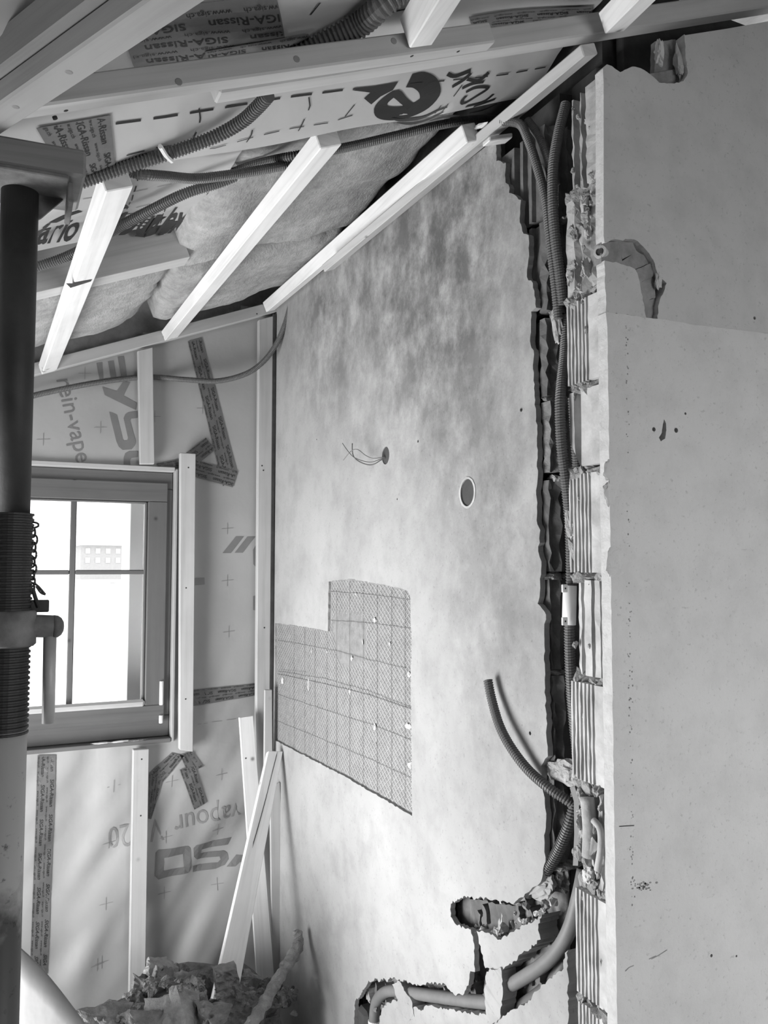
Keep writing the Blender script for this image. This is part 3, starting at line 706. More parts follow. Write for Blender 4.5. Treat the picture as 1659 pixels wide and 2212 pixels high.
# big letters on the upper film, set sideways: E Y S O
def letter(name, outline, f=fW, to2=w2, m='ink', par=None):
    return obj(name, *poly([to2(*p) for p in outline], f), m, par)
cr = lambda L: [(180+x*.2773, 680+y*.2773) for x, y in L]
letter('printed_letter', cr([(105, 370), (130, 500), (345, 470), (320, 315), (272, 320), (298, 470), (262, 478), (240, 350), (195, 356), (218, 485), (160, 492), (150, 365)]), par=gfilm)
letter('printed_letter', cr([(150, 556), (170, 620), (415, 738), (420, 682), (318, 625), (368, 522), (315, 512), (262, 590)]), par=gfilm)
letter('printed_letter', cr([(205, 750), (265, 775), (310, 965), (322, 978), (345, 975), (352, 955), (318, 800), (330, 770), (355, 755), (425, 745), (425, 800), (375, 805), (368, 822), (412, 985), (405, 1015), (380, 1045), (310, 1050), (280, 1025), (262, 985)]), par=gfilm)
letter('printed_letter', cr([(318, 1170), (318, 1110), (330, 1075), (360, 1060), (430, 1060), (430, 1105), (378, 1112), (368, 1130), (372, 1172)]), par=gfilm)
# small sideways word beside them
sz = (V(w2(140, 940))-V(w2(140, 890))).length; dr = (V(w2(171, 982))-V(w2(139, 851))).normalized(); wv_ = glyphs('rein-vape')[2]
en = V(w2(166, 1000)); on_film('printed_lettering', [put_text('rein-vape', en-dr*wv_*sz, dr*sz, V((-dr.y, dr.x))*sz, fW)], 'ink', gfilm)
# words and letters upside down on the lower film
a, b = V(w2(524, 1737)), V(w2(376, 1765))
on_film('printed_lettering', [put_text('vapour', a, (b-a)/glyphs('vapour')[2], V(w2(376, 1805))-V(w2(370, 1738)), fW)], 'ink_dim', gfilm)
a, b = V(w2(352, 1770)), V(w2(234, 1792))
on_film('printed_lettering', [put_text('V 120', a, (b-a)/glyphs('V 120')[2], V(w2(376, 1805))-V(w2(370, 1738)), fW)], 'ink_dim', gfilm)
c5 = lambda L: [(x*.422, 1500+y*.422) for x, y in L]
O_o = [w2(*p) for p in c5([(800, 815), (815, 800), (970, 788), (985, 800), (988, 905), (975, 930), (815, 955), (795, 935)])]
O_i = [w2(*p) for p in c5([(842, 842), (945, 830), (950, 895), (942, 900), (842, 912), (838, 905)])]
def ringpoly(o, i, f): cv, cf = dense([o, i]); return [f(p.x, p.y) for p in cv], [list(q) for q in cf]
obj('printed_letter', *ringpoly(O_o, O_i, fW), 'ink', gfilm)
letter('printed_letter', c5([(1000, 930), (1000, 895), (1130, 880), (1145, 865), (1140, 850), (1020, 862), (1003, 845), (1000, 800), (1015, 785), (1205, 752), (1185, 790), (1040, 812), (1040, 832), (1160, 820), (1180, 830), (1185, 860), (1165, 890), (1120, 912)]), par=gfilm)
letter('printed_letter', c5([(1172, 898), (1222, 835), (1262, 835), (1300, 880), (1252, 884), (1240, 868), (1215, 892)]), par=gfilm)
# bar logo and small block beside the right stud
c4 = lambda L: [(x*.3858, 960+y*.3858) for x, y in L]
for q in ([(1253, 608), (1327, 514), (1372, 514), (1300, 608)], [(1320, 606), (1390, 516), (1434, 516), (1366, 606)], [(1422, 590), (1442, 555), (1442, 690), (1424, 670)], [(1424, 850), (1442, 845), (1442, 932), (1424, 928)]):
    letter('printed_mark', c4(q), par=gfilm, m='ink')
letter('printed_mark', c4([(1095, 748), (1152, 745), (1153, 785), (1097, 790)]), par=gfilm, m='ink_dim')
cross = []
for (u, v) in ((494, 1141), (494, 1254), (497, 1365), (483, 1676), (476, 1798), (474, 1916), (360, 1810), (358, 1935), (222, 2085), (238, 1825), (247, 1700), (94, 948), (218, 922), (184, 805), (336, 898), (440, 880), (230, 1955), (372, 1688), (212, 2090)):
    p = w2(u, v); r = .022
    cross.append(ribbon([(p[0]-r, p[1]-.002), (p[0]+r, p[1]+.002)], .0016, fW)); cross.append(ribbon([(p[0], p[1]-r), (p[0], p[1]+r)], .0016, fW))
on_film('printed_crosses', cross, 'ink_dim', gfilm, kind='stuff')
dash = [ribbon([w2(u, v), w2(u+22, v-2)], .0014, fW) for u, v in ((428, 1565), (460, 1561), (492, 1557))]
on_film('printed_dashes', dash, 'ink_dim', gfilm, kind='stuff')

def tape(quad, label, f, to2, rows=3, txt=('SIGA-Rissan', 'www.siga.ch'), lift=.0018, flip=False, m='tape', rep=None, ink='ink_black', group=None):
    """printed tape: quad = pixel corners start-left, start-right, end-right, end-left"""
    q = [V(to2(*p)) for p in quad]; L = ((q[3]-q[0]).length+(q[2]-q[1]).length)/2; W = ((q[1]-q[0]).length+(q[2]-q[3]).length)/2
    n = max(2, int(L/.02)); k = max(2, int(W/.02))
    bl = lambda s, t: (q[0]*(1-t)+q[1]*t)*(1-s)+(q[3]*(1-t)+q[2]*t)*s
    def P(s, t, e): p = bl(s, t); b = f(*p); return b+V(LIFT(b))*e
    LIFT = (lambda b: (0, -1, 0)) if f is fW else (lambda b: tuple(-NR))
    vs = [P(i/n, j/k, lift) for i in range(n+1) for j in range(k+1)]; m2 = k+1
    fs = [[i*m2+j, i*m2+j+1, (i+1)*m2+j+1, (i+1)*m2+j] for i in range(n) for j in range(k)]
    nb = len(vs); vs += [P(i/n, j/k, lift-.0006) for i in range(n+1) for j in range(k+1)]
    fs += [[nb+x for x in reversed(ff)] for ff in fs[:n*k]]
    for i in range(n):
        for j in (0, k): fs.append([i*m2+j, (i+1)*m2+j, nb+(i+1)*m2+j, nb+i*m2+j])
    for j in range(k):
        for i in (0, n): fs.append([i*m2+j, i*m2+j+1, nb+i*m2+j+1, nb+i*m2+j])
    o = obj('adhesive_tape', vs, fs, m, smooth=False, label=label, cat='tape', group=group)
    # lettering in rows, big and small words in turn
    hb, hs = W*.60/rows, W*.33/rows; parts = []; y = .07
    rown = 0; rr = random.Random(int(L*1e5))
    while y < .92:
        big = rown % 2 == 0; s = txt[0] if big else txt[1]; h = (hb if big else hs)/W
        g_, fcs, w = glyphs(s, .012 if big else 0.0); sc_ = h*W/.72; x = -rr.uniform(0, .6)*w*sc_/L; adv = w*sc_/L*1.28
        while x < 1:
            lo_, hi_ = x, x+w*sc_/L
            if hi_ > .0 and lo_ < 1.0:
                keep = {i for i, (gx, gy) in enumerate(g_) if 0.005 < x+gx*sc_/L < .995}
                ff = [t for t in fcs if all(i in keep for i in t)]
                if ff:
                    used = sorted({i for t in ff for i in t}); ix = {i: n_ for n_, i in enumerate(used)}
                    pv = []
                    for i in used:
                        gx, gy = g_[i]; s_, t_ = x+gx*sc_/L, y+h-(gy*sc_/W)
                        if flip: t_ = 1-t_
                        pv.append(P(s_, t_, lift+.0006))
                    parts.append((pv, [[ix[i] for i in t] for t in ff]))
            x += adv
        y += h*(1.45 if big else 1.9); rown += 1
    if parts: obj('printed_lettering', *join(parts), ink, o, kind='stuff')
    return o
TW = lambda q, lab, **k: tape(q, lab, fW, w2, **k)
TW([(438, 727), (408, 735), (484, 1050), (515, 1022)], 'long grey printed tape slanting down right of the upper stud')
TW([(505, 1052), (515, 1018), (424, 992), (420, 1028)], 'short grey tape crossing the foot of the long slanting tape', lift=.0030)
TW([(468, 970), (447, 944), (398, 982), (428, 1002)], 'grey tape flap rising from the top of the window-side stud', lift=.0026)
TW([(402, 988), (400, 1010), (342, 1008), (340, 1000)], 'narrow tape strip over the top right window corner')
TW([(554, 1505), (554, 1479), (418, 1491), (418, 1526)], 'level grey tape band between window-side stud and corner stud')
TW([(122, 1634), (82, 1634), (66, 2092), (104, 2116)], 'long vertical printed tape under the window beside the steel prop')
TW([(371, 1626), (398, 1632), (352, 1690), (323, 1672)], 'grey tape running down left from the lower right window corner')
TW([(352, 1686), (323, 1673), (321, 1770), (328, 1772)], 'torn tape tail hanging beside the lower stud', lift=.0028)
TW([(416, 1623), (388, 1630), (408, 1672), (441, 1657)], 'short tape piece under the foot of the window-side stud')
TW([(422, 1656), (388, 1662), (422, 1752), (449, 1737)], 'grey tape tail pointing down right below the window corner', lift=.0028)

def face_board(name, quad, Y, t, m, label, par=None, cat='batten', w_end=None, **k):
    """timber whose front face is the quad tl, tr, br, bl (pixels) in plane y = Y"""
    P = [atY(u, v, Y) for u, v in quad]; bk = V((0, t, 0))
    vs, fs = hexa(P+[p+bk for p in P], .002)
    d = ((P[3]-P[0])+(P[2]-P[1])).normalized(); w = V((-d.z, 0, d.x)); rnd = random.random()*9
    uvs = [(p.dot(d)+rnd, p.dot(w)+p.y*1.7+rnd) for p in vs]
    return obj(name, vs, fs, m, par, uvs=uvs, label=label, cat=cat, **k)
fb = lambda *a, **k: face_board('timber_batten', *a, **k)
def screws(par, pts, Y, r=.0028):
    for u, v in pts:
        p = atY(u, v, Y); vs, fs = lathe((p.x, Y-.0008, p.z), (0, 1, 0), [(0, r*.5), (.0004, r), (.004, r)], 10); obj('screw', vs, fs, 'steel_dark', par)
e = fb([(60, 790), (592, 660), (600, 670), (600, 678)], YW, .03, 'pine_dim', 'x') if False else None
hd0, hd1 = atY(-60, 846, YW), atY(602, 672, YW)
vs, fs = hexa([hd0, hd1, hd1+V((0, .029, 0)), hd0+V((0, .029, 0)), hd0+NR*.042, hd1+NR*.042, hd1+NR*.042+V((0, .029, 0)), hd0+NR*.042+V((0, .029, 0))], .002)
d = (hd1-hd0).normalized()
header = obj('timber_batten', vs, fs, 'pine_dim', uvs=[(p.dot(d), p.dot(NR)+p.y) for p in vs], label='sloping head batten across the top of the gable wall', cat='batten', group=None)
screws(header, ((555, 678), (352, 722), (380, 716)), YW)
b1 = fb([(298, 757), (330, 750), (334, 1002), (303, 1002)], YW+.002, .026, 'pine_dim', 'short stud with knotty left edge above the window')
b2 = fb([(390, 978), (423, 980), (417, 1624), (388, 1620)], 3.048, .030, 'pine_mid', 'stud standing along the right edge of the window')
screws(b2, ((407, 1010), (402, 1270), (401, 1510)), 3.048)
b3 = fb([(560, 690), (592, 682), (590, 2012), (551, 2012)], YW, .028, 'pine_dim', 'full height corner stud next to the plastered side wall')
screws(b3, ((566, 1006), (569, 1016), (571, 1356)), YW, .003)
b4 = fb([(288, 1620), (322, 1618), (313, 2200), (278, 2200)], YW, .028, 'pine_dim', 'stud standing below the window over the film folds')
screws(b4, ((306, 1640), (304, 1762)), YW)
fb([(572, 1490), (588, 1490), (592, 2120), (566, 2120)], 3.012, .012, 'pine_dim', 'thin strip wedged upright in the corner behind the leaning boards')
fb([(583, 1700), (605, 1690), (627, 2230), (590, 2240)], 2.96, .012, 'pine_dim', 'narrow shadowed lath standing against the side wall in the corner')
# leaning boards
def lean(quad, Ys, t, m, label):
    P = [atY(u, v, y) for (u, v), y in zip(quad, Ys)]; n = (P[1]-P[0]).cross(P[3]-P[0]).normalized(); n = n if n.y > 0 else -n
    vs, fs = hexa(P+[p+n*t for p in P], .0015); d = (P[3]-P[0]).normalized(); w = n.cross(d); rnd = random.random()*5
    return obj('loose_board', vs, fs, m, uvs=[(p.dot(d)+rnd, p.dot(w)+1.7*p.dot(n)+rnd) for p in vs], label=label, cat='board')
l1 = lean([(517, 1550), (547, 1546), (594, 2130), (557, 2136)], (3.03, 3.03, 2.93, 2.93), .014, 'pine', 'thin plain board leaning in the corner beneath the level tape')
screws(l1, ((531, 1638), (551, 1644)), 3.014)
l2 = lean([(580, 1622), (611, 1623), (512, 2160), (459, 2158)], (2.93, 2.93, 2.62, 2.62), .026, 'pine', 'thick split board leaning far over to the left in the corner')
Lp = [atY(u, v, y) for (u, v), y in zip([(580, 1622), (611, 1623), (512, 2160), (459, 2158)], (2.93, 2.93, 2.62, 2.62))]
Ln = (Lp[1]-Lp[0]).cross(Lp[3]-Lp[0]).normalized(); Ln = Ln if Ln.y < 0 else -Ln
obj('split', *ribbon([(.62, .01), (.55, .10), (.50, .20), (.40, .32), (.30, .42)], .035, lambda a, b: (Lp[0]*(1-a)+Lp[1]*a)*(1-b)+(Lp[3]*(1-a)+Lp[2]*a)*b+Ln*.0008, .01), 'core', l2)

# cable sagging across the gable and up into the corner
cab = [atY(u, v, Y) for u, v, Y in ((-40, 872, 3.06), (40, 862, 3.062), (100, 848, 3.064), (200, 828, 3.066), (290, 816, 3.095), (338, 815, 3.095), (400, 820, 3.066), (470, 823, 3.05), (530, 808, 3.02), (568, 782, 3.0), (596, 745, 2.98), (614, 705, 2.95), (624, 672, 2.93), (628, 655, 2.92))]
tube('cable_conduit', cab, .0105, 'conduit', rib=.08, label='thin dark conduit sagging across the gable film into the corner', cat='conduit')
# dark strip put in for the shade of the corner gap
box('corner_gap_shade', (.962, 3.052, .03), (.976, 3.086, H+.98), 'core', label='dark strip standing for the shaded corner gap between stud and plaster', cat='gap')
# shims on the sill
for k, (u, v, l, w_, m, lab) in enumerate(((258, 1618, .09, .018, 'white', 'pale shim lying flat on the film below the window'), (290, 1608, .10, .02, 'rubble', 'ragged dark splinter on the window ledge'), (215, 1622, .08, .016, 'pine', 'small wood offcut on the window ledge'))):
    p = atY(u, v, YF-.004); obj('sill_debris', *lump((p.x, YF+.0, Z0-.0035+.004), (l, w_, .008), 60+k, 3, .2, Matrix.Identity(3), 24), m, label=lab, cat='debris')
# ================================================================== ROOF: film, rafters, wool, battens, beam
def sst(t): t = min(1, max(0, t)); return t*t*(3-2*t)
def wrk(x, y): return .011*noise.noise(V((x*2.5, y*4, 7)))+.007*noise.noise(V((x*5+y*7, y*2-x, 3)))+.005*noise.noise(V((x*3+y*16, y*13-x*5, 6)))
def roff_near(x, y): return .075-.055*sst((y-1.28)/.21)+.05*sst((1.15-y)/.1)+wrk(x, y)*sst((1.50-y)/.08)
def roff_far(x, y): return .085+.03*sst((y-1.75)/.35)+.7*wrk(x, y)
SHEET = {'roff': roff_near}
def rsurf(x, y): return V((x, y, zroof(x)))+NR*SHEET['roff'](x, y)
def edge_y(x): return 1.497+.006*math.sin(x*17)
near_xs = lin(XL, 1.07, .025)+lin(1.10, 2.2, .03)
vs, fs = gridsheet(near_xs, lin(0, 1, .012), lambda x, t: rsurf(x, -.5+t*(edge_y(x)+.5)), lambda x, t: x > 1.08 and -.5+t*(edge_y(x)+.5) > 1.16)
rfilm = obj('roof_film', vs, fs, 'rfilm', smooth=True, label='shiny printed membrane over the beam with a drooping far edge', cat='film')
SHEET['roff'] = roff_far
vs, fs = gridsheet(lin(XL, .488, .02), lin(1.30, 2.135, .02), rsurf)
rfilm2 = obj('roof_film', vs, fs, 'rfilm', smooth=True, label='printed membrane strip between drooping sheet and rafter at the left', cat='film')
def is_far(u, v): return v > 404-(u-175)*.179
def use(far): SHEET['roff'] = roff_far if far else roff_near; SHEET['film'] = rfilm2 if far else rfilm
use(False)
def r2(u, v):
    off = .05
    for _ in range(14): p = atR(u, v, off); off = off*.4+.6*SHEET['roff'](p.x, p.y)*1.078
    return (p.x, p.y)
fRo = lambda x, y: rsurf(x, y)-NR*.0014
fRt = lambda x, y: rsurf(x, y)-NR*.0004
ins = lambda x, y: y < edge_y(x)-.004 if SHEET['roff'] is roff_near else (x < .484 and 1.31 < y < 2.13)
# dashed printed grid
ds = []; ds2 = []
def dline(pts, w, on=.03, off=.02):
    use(sum(is_far(*p) for p in pts)*2 > len(pts))
    P = resample([V((*r2(*p), 0)) for p in sum([[V(a)*(1-t)+V(b)*t for t in (0, .25, .5, .75)] for a, b in zip(pts, pts[1:])], [])+[V(pts[-1])]], .01)
    per = int((on+off)/.01); k = int(on/.01)
    for i in range(0, len(P)-1, per):
        s = P[i:i+k+1]
        if len(s) > 1 and all(ins(p.x, p.y) for p in s): (ds if SHEET['film'] is rfilm else ds2).append(ribbon([(p.x, p.y) for p in s], w, fRo))
dline([(276, 261), (380, 247), (500, 228), (640, 205), (760, 190), (860, 180)], .0045, .04, .02)
dline([(286, 332), (360, 313), (470, 318), (560, 292), (640, 274), (720, 262), (790, 240)], .0022)
dline([(250, 395), (310, 372), (400, 352), (480, 338), (560, 324), (640, 318)], .0022)
dline([(160, 430), (240, 418), (330, 405), (440, 382), (500, 360)], .0022)
dline([(330, 440), (390, 425), (450, 410), (520, 395)], .0022)
for pts in ([(571, 226), (568, 252), (552, 290), (520, 330), (500, 352)], [(455, 228), (453, 255), (438, 285), (410, 330), (380, 385)], [(687, 205), (686, 226), (660, 270), (630, 315)], [(780, 222), (750, 255), (715, 306)],
            [(336, 370), (322, 410), (310, 445)], [(400, 420), (385, 470), (370, 500)], [(490, 395), (470, 430), (455, 460)], [(110, 500), (100, 535), (95, 560)], [(830, 255), (810, 290)], [(960, 225), (930, 262)],
            [(470, 120), (466, 95), (480, 60)], [(580, 20), (560, 45), (550, 60)], [(730, 0), (705, 30)], [(1010, 180), (985, 210), (960, 240)]):
    dline(pts, .0024, .03, .02)
dline([(900, 178), (1000, 168), (1100, 158), (1200, 140)], .003, .03, .02); dline([(880, 20), (930, 10)], .003)
obj('printed_dashes', *join(ds), 'ink_black', rfilm, kind='stuff'); obj('printed_dashes', *join(ds2), 'ink_black', rfilm2, kind='stuff'); use(False)
def rpoly(name, L, sc_, off, m='ink_black'):
    P = [r2(off[0]+x*sc_, off[1]+y*sc_) for x, y in L]
    obj(name, *poly(P, fRo), m, SHEET['film'])
def rstroke(name, L, w, sc_=1, off=(0, 0)):
    P = [r2(off[0]+x*sc_, off[1]+y*sc_) for x, y in L]; obj(name, *ribbon([tuple(p)[:2] for p in resample(spline([V((*p, 0)) for p in P], 8), .006)], w, fRo), 'ink_black', SHEET['film'])
k8, o8 = .3375, (560, 120)
# swirl logo and brush letters near the beam
rstroke('printed_swirl', [(1010, 150), (1075, 148), (1125, 190), (1120, 260), (1050, 320), (960, 360), (870, 365), (815, 345), (820, 300), (880, 250), (920, 235), (960, 280), (1000, 318)], lambda t: .030+.014*math.sin(t*5), k8, o8)
rpoly('printed_letter', [(650, 210), (740, 190), (940, 155), (900, 210), (820, 250), (755, 302), (715, 262), (760, 225)], k8, o8)
for L in ([(870, 395), (940, 405), (1060, 390), (1160, 345), (1235, 318)], [(900, 420), (1000, 425), (1100, 400), (1215, 345)], [(1110, 410), (1200, 385), (1310, 378)]):
    rstroke('printed_stroke', L, lambda t: .004+.010*math.sin(t*3.1), k8, o8)
for L in ([(1255, 105), (1300, 120), (1410, 80)], [(1270, 190), (1340, 150), (1410, 90)], [(1370, 140), (1440, 150), (1515, 90)], [(1330, 200), (1400, 170), (1475, 158)], [(1350, 225), (1420, 195), (1490, 200), (1400, 260), (1330, 300), (1320, 280), (1360, 240)],
          [(1340, 320), (1450, 290), (1520, 240)], [(1390, 320), (1480, 290), (1545, 265)], [(1360, 360), (1450, 340), (1550, 295)]):
    rstroke('printed_stroke', L, .008, k8, o8)
# big curve, V and O, and the words along the far edge
o1 = (0, 0); k1 = .5003; use(True)
rstroke('printed_stroke', [(300, 945), (360, 915), (420, 895)], .022, k1)
rstroke('printed_stroke', [(545, 868), (585, 872), (610, 885)], .02, k1)
for i in range(5): rstroke('printed_stroke', [(505+i*4, 955+i*4), (560, 925+i*11), (640, 905+i*13), (735, 905+i*14)], .004, k1)
rpoly('printed_letter', [(655, 1000), (690, 1005), (800, 940), (880, 935), (890, 943), (835, 955), (720, 1000), (695, 1006)], k1, o1)
rpoly('printed_letter', [(655, 1002), (740, 925), (795, 918), (700, 985), (690, 1006)], k1, o1)
rstroke('printed_letter', [(885, 950), (830, 960), (775, 985), (765, 1005), (810, 1010), (850, 990), (885, 965)], .012, k1)
def rtext(s, a, b, top, bold=.01):
    A, B, T = V(r2(*a)), V(r2(*b)), V(r2(*top)); vs_, fs_, w = glyphs(s, bold)
    obj('printed_lettering', *put_text(s, A, (B-A)/w, (T-A)/.72, fRo, bold), 'ink_black', SHEET['film'])
rtext('Vario KM Duplex', (88, 520), (420, 492), (112, 478), .02)
use(False)
# tapes, widened to darken the shaded membrane above the beam and by the prop
TR = lambda q, lab, **k: tape(q, lab, lambda x, y: rsurf(x, y), r2, **k)
TR([(110, 268), (268, 240), (256, 366), (160, 390)], 'glossy dark tape hanging beside the prop head under the beam', lift=.003, flip=True, rows=5)
TR([(640, -20), (655, 110), (330, 140), (300, 20)], 'broad dark tape crossing the membrane above the beam', lift=.003, flip=True, rows=5)
TR([(700, 62), (700, 118), (480, 138), (480, 100)], 'second dark tape overlapping just above the beam', lift=.005, flip=True)
TR([(1300, 8), (1300, 48), (1050, 70), (1040, 30)], 'dark tape strip above the beam near the return wall', lift=.003, flip=True, rows=5)

# rafters along the slope: near-dark timber with a lath along its underside
def sloped(name, x0, x1, y0, y1, o0, o1, m, label, cat='rafter', par=None):
    a, b = V((x0, y0, zroof(x0)))+NR*o0, V((x1, y0, zroof(x1)))+NR*o0
    return board(name, a, b, V((0, y1-y0, 0)), NR*(o1-o0), m, par, label=label, cat=cat)
sloped('rafter', XL, .474, 2.195, 2.262, .037, .20, 'pine_dim', 'rafter crossing the roof in front of the far wool batt')
sloped('rafter', XL, .97, 1.34, 1.40, .11, .20, 'pine_dark', 'hidden rafter over the printed membrane')
# mineral wool
def wool(name, xr, yr, o_lo, o_hi, seed, label, cutx=0.0):
    nx, ny = int((xr[1]-xr[0])/.016), int((yr[1]-yr[0])/.016); vs, fs = [], []
    for s in (0, 1):
        for j in range(ny+1):
            for i in range(nx+1):
                u, w = i/nx, j/ny; ed = min(u, 1-u, w, 1-w)
                x = xr[0]+(xr[1]-xr[0])*u+cutx*(w-.5)+.012*noise.noise(V((w*9, seed, 0)))*(1-2*u if abs(u-.5) > .45 else 0); y = yr[0]+(yr[1]-yr[0])*w+.012*noise.noise(V((u*14, seed+3, 0)))
                rnd_ = max(0, 1-ed*12)
                o = (o_lo-(.052*w if o_lo > .09 else 0)+rnd_**2*.03-.008+.022*noise.noise(V((x*5, y*7, seed)))+.004*noise.noise(V((x*22, y*26, seed)))+.0018*noise.noise(V((x*70, y*74, seed)))) if s == 0 else o_hi-rnd_**2*.01
                vs.append(V((x, y, zroof(x)))+NR*max(o, .036 if s == 0 else 0))
    n = nx+1; K = n*(ny+1)
    for s in (0, 1):
        for j in range(ny):
            for i in range(nx):
                q = [s*K+j*n+i, s*K+j*n+i+1, s*K+(j+1)*n+i+1, s*K+(j+1)*n+i]; fs.append(q if s else q[::-1])
    bd = [i for i in range(n)]+[j*n+nx for j in range(1, ny+1)]+[ny*n+i for i in range(nx-1, -1, -1)]+[j*n for j in range(ny-1, 0, -1)]
    for a, b in zip(bd, bd[1:]+bd[:1]): fs.append([a, b, b+K, a+K])
    return obj(name, vs, fs, 'wool', smooth=True, label=label, cat='insulation')
wool('mineral_wool_batt', (-.9, .456), (2.275, 2.855), .050, .15, 3, 'long wool batt between rafter and gable, left of the torn joint')
wool('mineral_wool_batt', (.492, 1.02), (2.355, 2.925), .046, .15, 9, 'wool batt between rafter and gable, right of the torn joint', .04)
wool('mineral_wool_batt', (.475, 1.03), (1.66, 2.335), .100, .19, 15, 'fluffy wool batt with a torn left end below the membrane edge', -.05)
# battens under the rafters, running towards the gable
def batten_r(x0, x1, y0, y1, w, t, m, label, o=0.0):
    wd_ = V((1, 0, SL)).normalized()*w
    return board('timber_batten', V((x0, y0, zroof(x0, o))), V((x1, y1, zroof(x1, o))), wd_, NR*t, m, None, .002, label=label, cat='batten')
A_ = batten_r(.168, .140, 1.525, 3.054, .051, .034, 'pine', 'bright ceiling batten ending beside the steel prop')
nk = [(142, 612), (152, 622), (196, 608), (198, 604), (155, 612)]
obj('saw_nick', *poly([tuple(atR(*p, -.0012))[:2] for p in nk], lambda x, y: V((x, y, zroof(x)))-NR*.0012), 'core', A_)
B_ = batten_r(.572, .552, 1.512, 3.054, .050, .036, 'pine', 'middle ceiling batten with square sawn end under the membrane edge')
def free_board(name, e0, e1, w, t, m, label, cat='batten', **k):
    return board(name, e0, e1, w, t, m, None, .002, label=label, cat=cat, **k)
wv = V((1, 0, SL)).normalized()
c0 = atY(585, 672, 3.05); c1 = atY(1028, 304, 1.52)
free_board('timber_batten', c1-wv*.024, c0-wv*.020, wv*.038, NR*.040, 'pine', 'broad pale batten along the top of the side wall with splintered end')
n0 = atY(1262, 121, 1.188); n1 = atY(700, 588, 2.3)
free_board('timber_batten', n0, n1, wv*.036, NR*.022, 'pine_dim', 'slim batten running along the side wall up to the beam end')
spl = [lump(atY(1040, 272, 1.50)+V((i*.008-.006, i*.004, .004*i)), (.010, .05, .012), 500+i, 2, .2, Matrix.Rotation(.5, 3, 'Z')) for i in range(3)]
obj('wood_splinter', *spl[1], 'pine', label='raw splinter at the broken end of the broad batten', cat='splinter')
s0, s1 = atY(1058, 304, 1.46), atY(1108, 297, 1.46)
free_board('wood_offcut', s0, s1, V((0, .03, 0)), V((0, 0, .011)), 'pine', 'small offcut lying on the wall top behind the slim batten', 'offcut')
# two-piece beam across the battens' near ends
def beam(x0, x1, y0, y1, o0, t, m, label, dy=0.0):
    a, b = V((x0, y0, zroof(x0, o0))), V((x1, y0+dy, zroof(x1, o0)))
    return board('roof_beam', a, b, V((0, y1-y0, 0)), NR*t, m, None, .003, label=label, cat='beam')
fr = beam(.02, atR(1053, 110).x, 1.178, 1.211, 0, .036, 'pine_dim', 'front beam length over the prop, ending in a square lap')
bk = beam(atR(468, 215).x, 1.9, 1.213, 1.250, -.001, .040, 'pine_dim', 'rear beam length running on to the right over the return wall', -.032)
for u, v, par in ((143, 240, fr), (120, 258, fr), (890, 122, fr), (854, 155, fr), (990, 112, bk), (1107, 116, bk)):
    p = atR(u, v, -.0006); obj('screw', *lathe(p, NR, [(0, .002), (.0006, .0035), (.004, .0035)], 10), 'steel_dark', par)
for u, v in ((641, 127), (386, 176), (851, 88)):
    p = atY(u, v, 1.1772); obj('knot', *lathe(p, (0, 1, 0), [(0, .004), (.0004, .0055), (.003, .0055)], 10), 'pine_dark', fr)
# battens carried on over the beam towards the viewer
def over(px0, px1, Y0, Y1, w, t, m, label):
    a, b = atY(*px0, Y0), atY(*px1, Y1); return free_board('timber_batten', a, b, wv*w, NR*t, m, label)
over((884, 105), (960, -20), 1.174, 1.02, .046, .05, 'pine', 'batten stub rising from the beam above the lap')
over((1306, 74), (1400, -20), 1.176, 1.04, .05, .04, 'pine', 'batten stub rising from the beam near the return wall')
# big diagonal brace over the prop head
z = H+.606
def lev(u, v, z): d = ray(u, v); return CAMP+d*((z-H)/d.z)
d0, d1 = lev(-140, 385, z), lev(520, -45, z); dd = (d1-d0).normalized()
w0 = lev(-140, 330, z)-d0; side = V((-dd.y, dd.x, 0))
wdt = 0
e0, e1 = lev(0, 222, z), lev(300, 0, z); wdt = abs((e0-d0).dot(side)); 
sgn = 1 if (e0-d0).dot(side) > 0 else -1
brace = board('diagonal_brace', d0, d1, side*sgn*wdt, V((0, 0, .034)), 'pine_grey', None, .003, label='heavy diagonal timber resting over the steel prop at upper left', cat='brace')
for u, v in ((34, 232), (149, 157)):
    p = lev(u, v, z-.0006); obj('knot', *lathe(p, (0, 0, 1), [(0, .0035), (.0005, .005), (.003, .005)], 10), 'pine_dark', brace)
up_ = V((0, 0, .0345)); board('diagonal_brace', d0+up_-side*sgn*.0, d1+up_, side*sgn*(wdt+.012), V((0, 0, .055)), 'pine_dark', None, .003, label='darker timber lying on top of the diagonal brace', cat='brace')

# conduits under the roof
RP = lambda L, off: [V((lambda p: p)(atR(u, v, off))) for u, v in L]
tube('corrugated_conduit', RP([(176, 393), (260, 364), (360, 333), (460, 297), (520, 264), (556, 232), (580, 205)], .016), .0120, 'conduit', rib=.2, pitch=.0062, label='wide ribbed conduit with a white tie crossing under the near membrane', cat='conduit')
tie = [atR(u, v, .003) for u, v in ((346, 316), (352, 326), (360, 338), (371, 348))]
obj('cable_tie', *sweep(spline(tie, 6), lambda i: .0042, 6), 'white', label='white tie strap wrapped on the wide ceiling conduit', cat='tie')
tube('corrugated_conduit', [atR(268, 366, .068), atR(290, 374, .060)]+RP([(318, 378), (360, 381), (420, 386), (480, 380), (560, 368), (640, 352), (690, 335)], .048), .0105, 'conduit', rib=.16, label='ribbed conduit looping forward over the membrane edge', cat='conduit')
tube('corrugated_conduit', [atR(505, 372, .098), atR(560, 353, .085)]+RP([(640, 336), (740, 320), (860, 292), (960, 268), (1040, 258), (1100, 262)], .056), .0105, 'conduit', rib=.16, label='ribbed conduit following the membrane edge to the chase', cat='conduit')
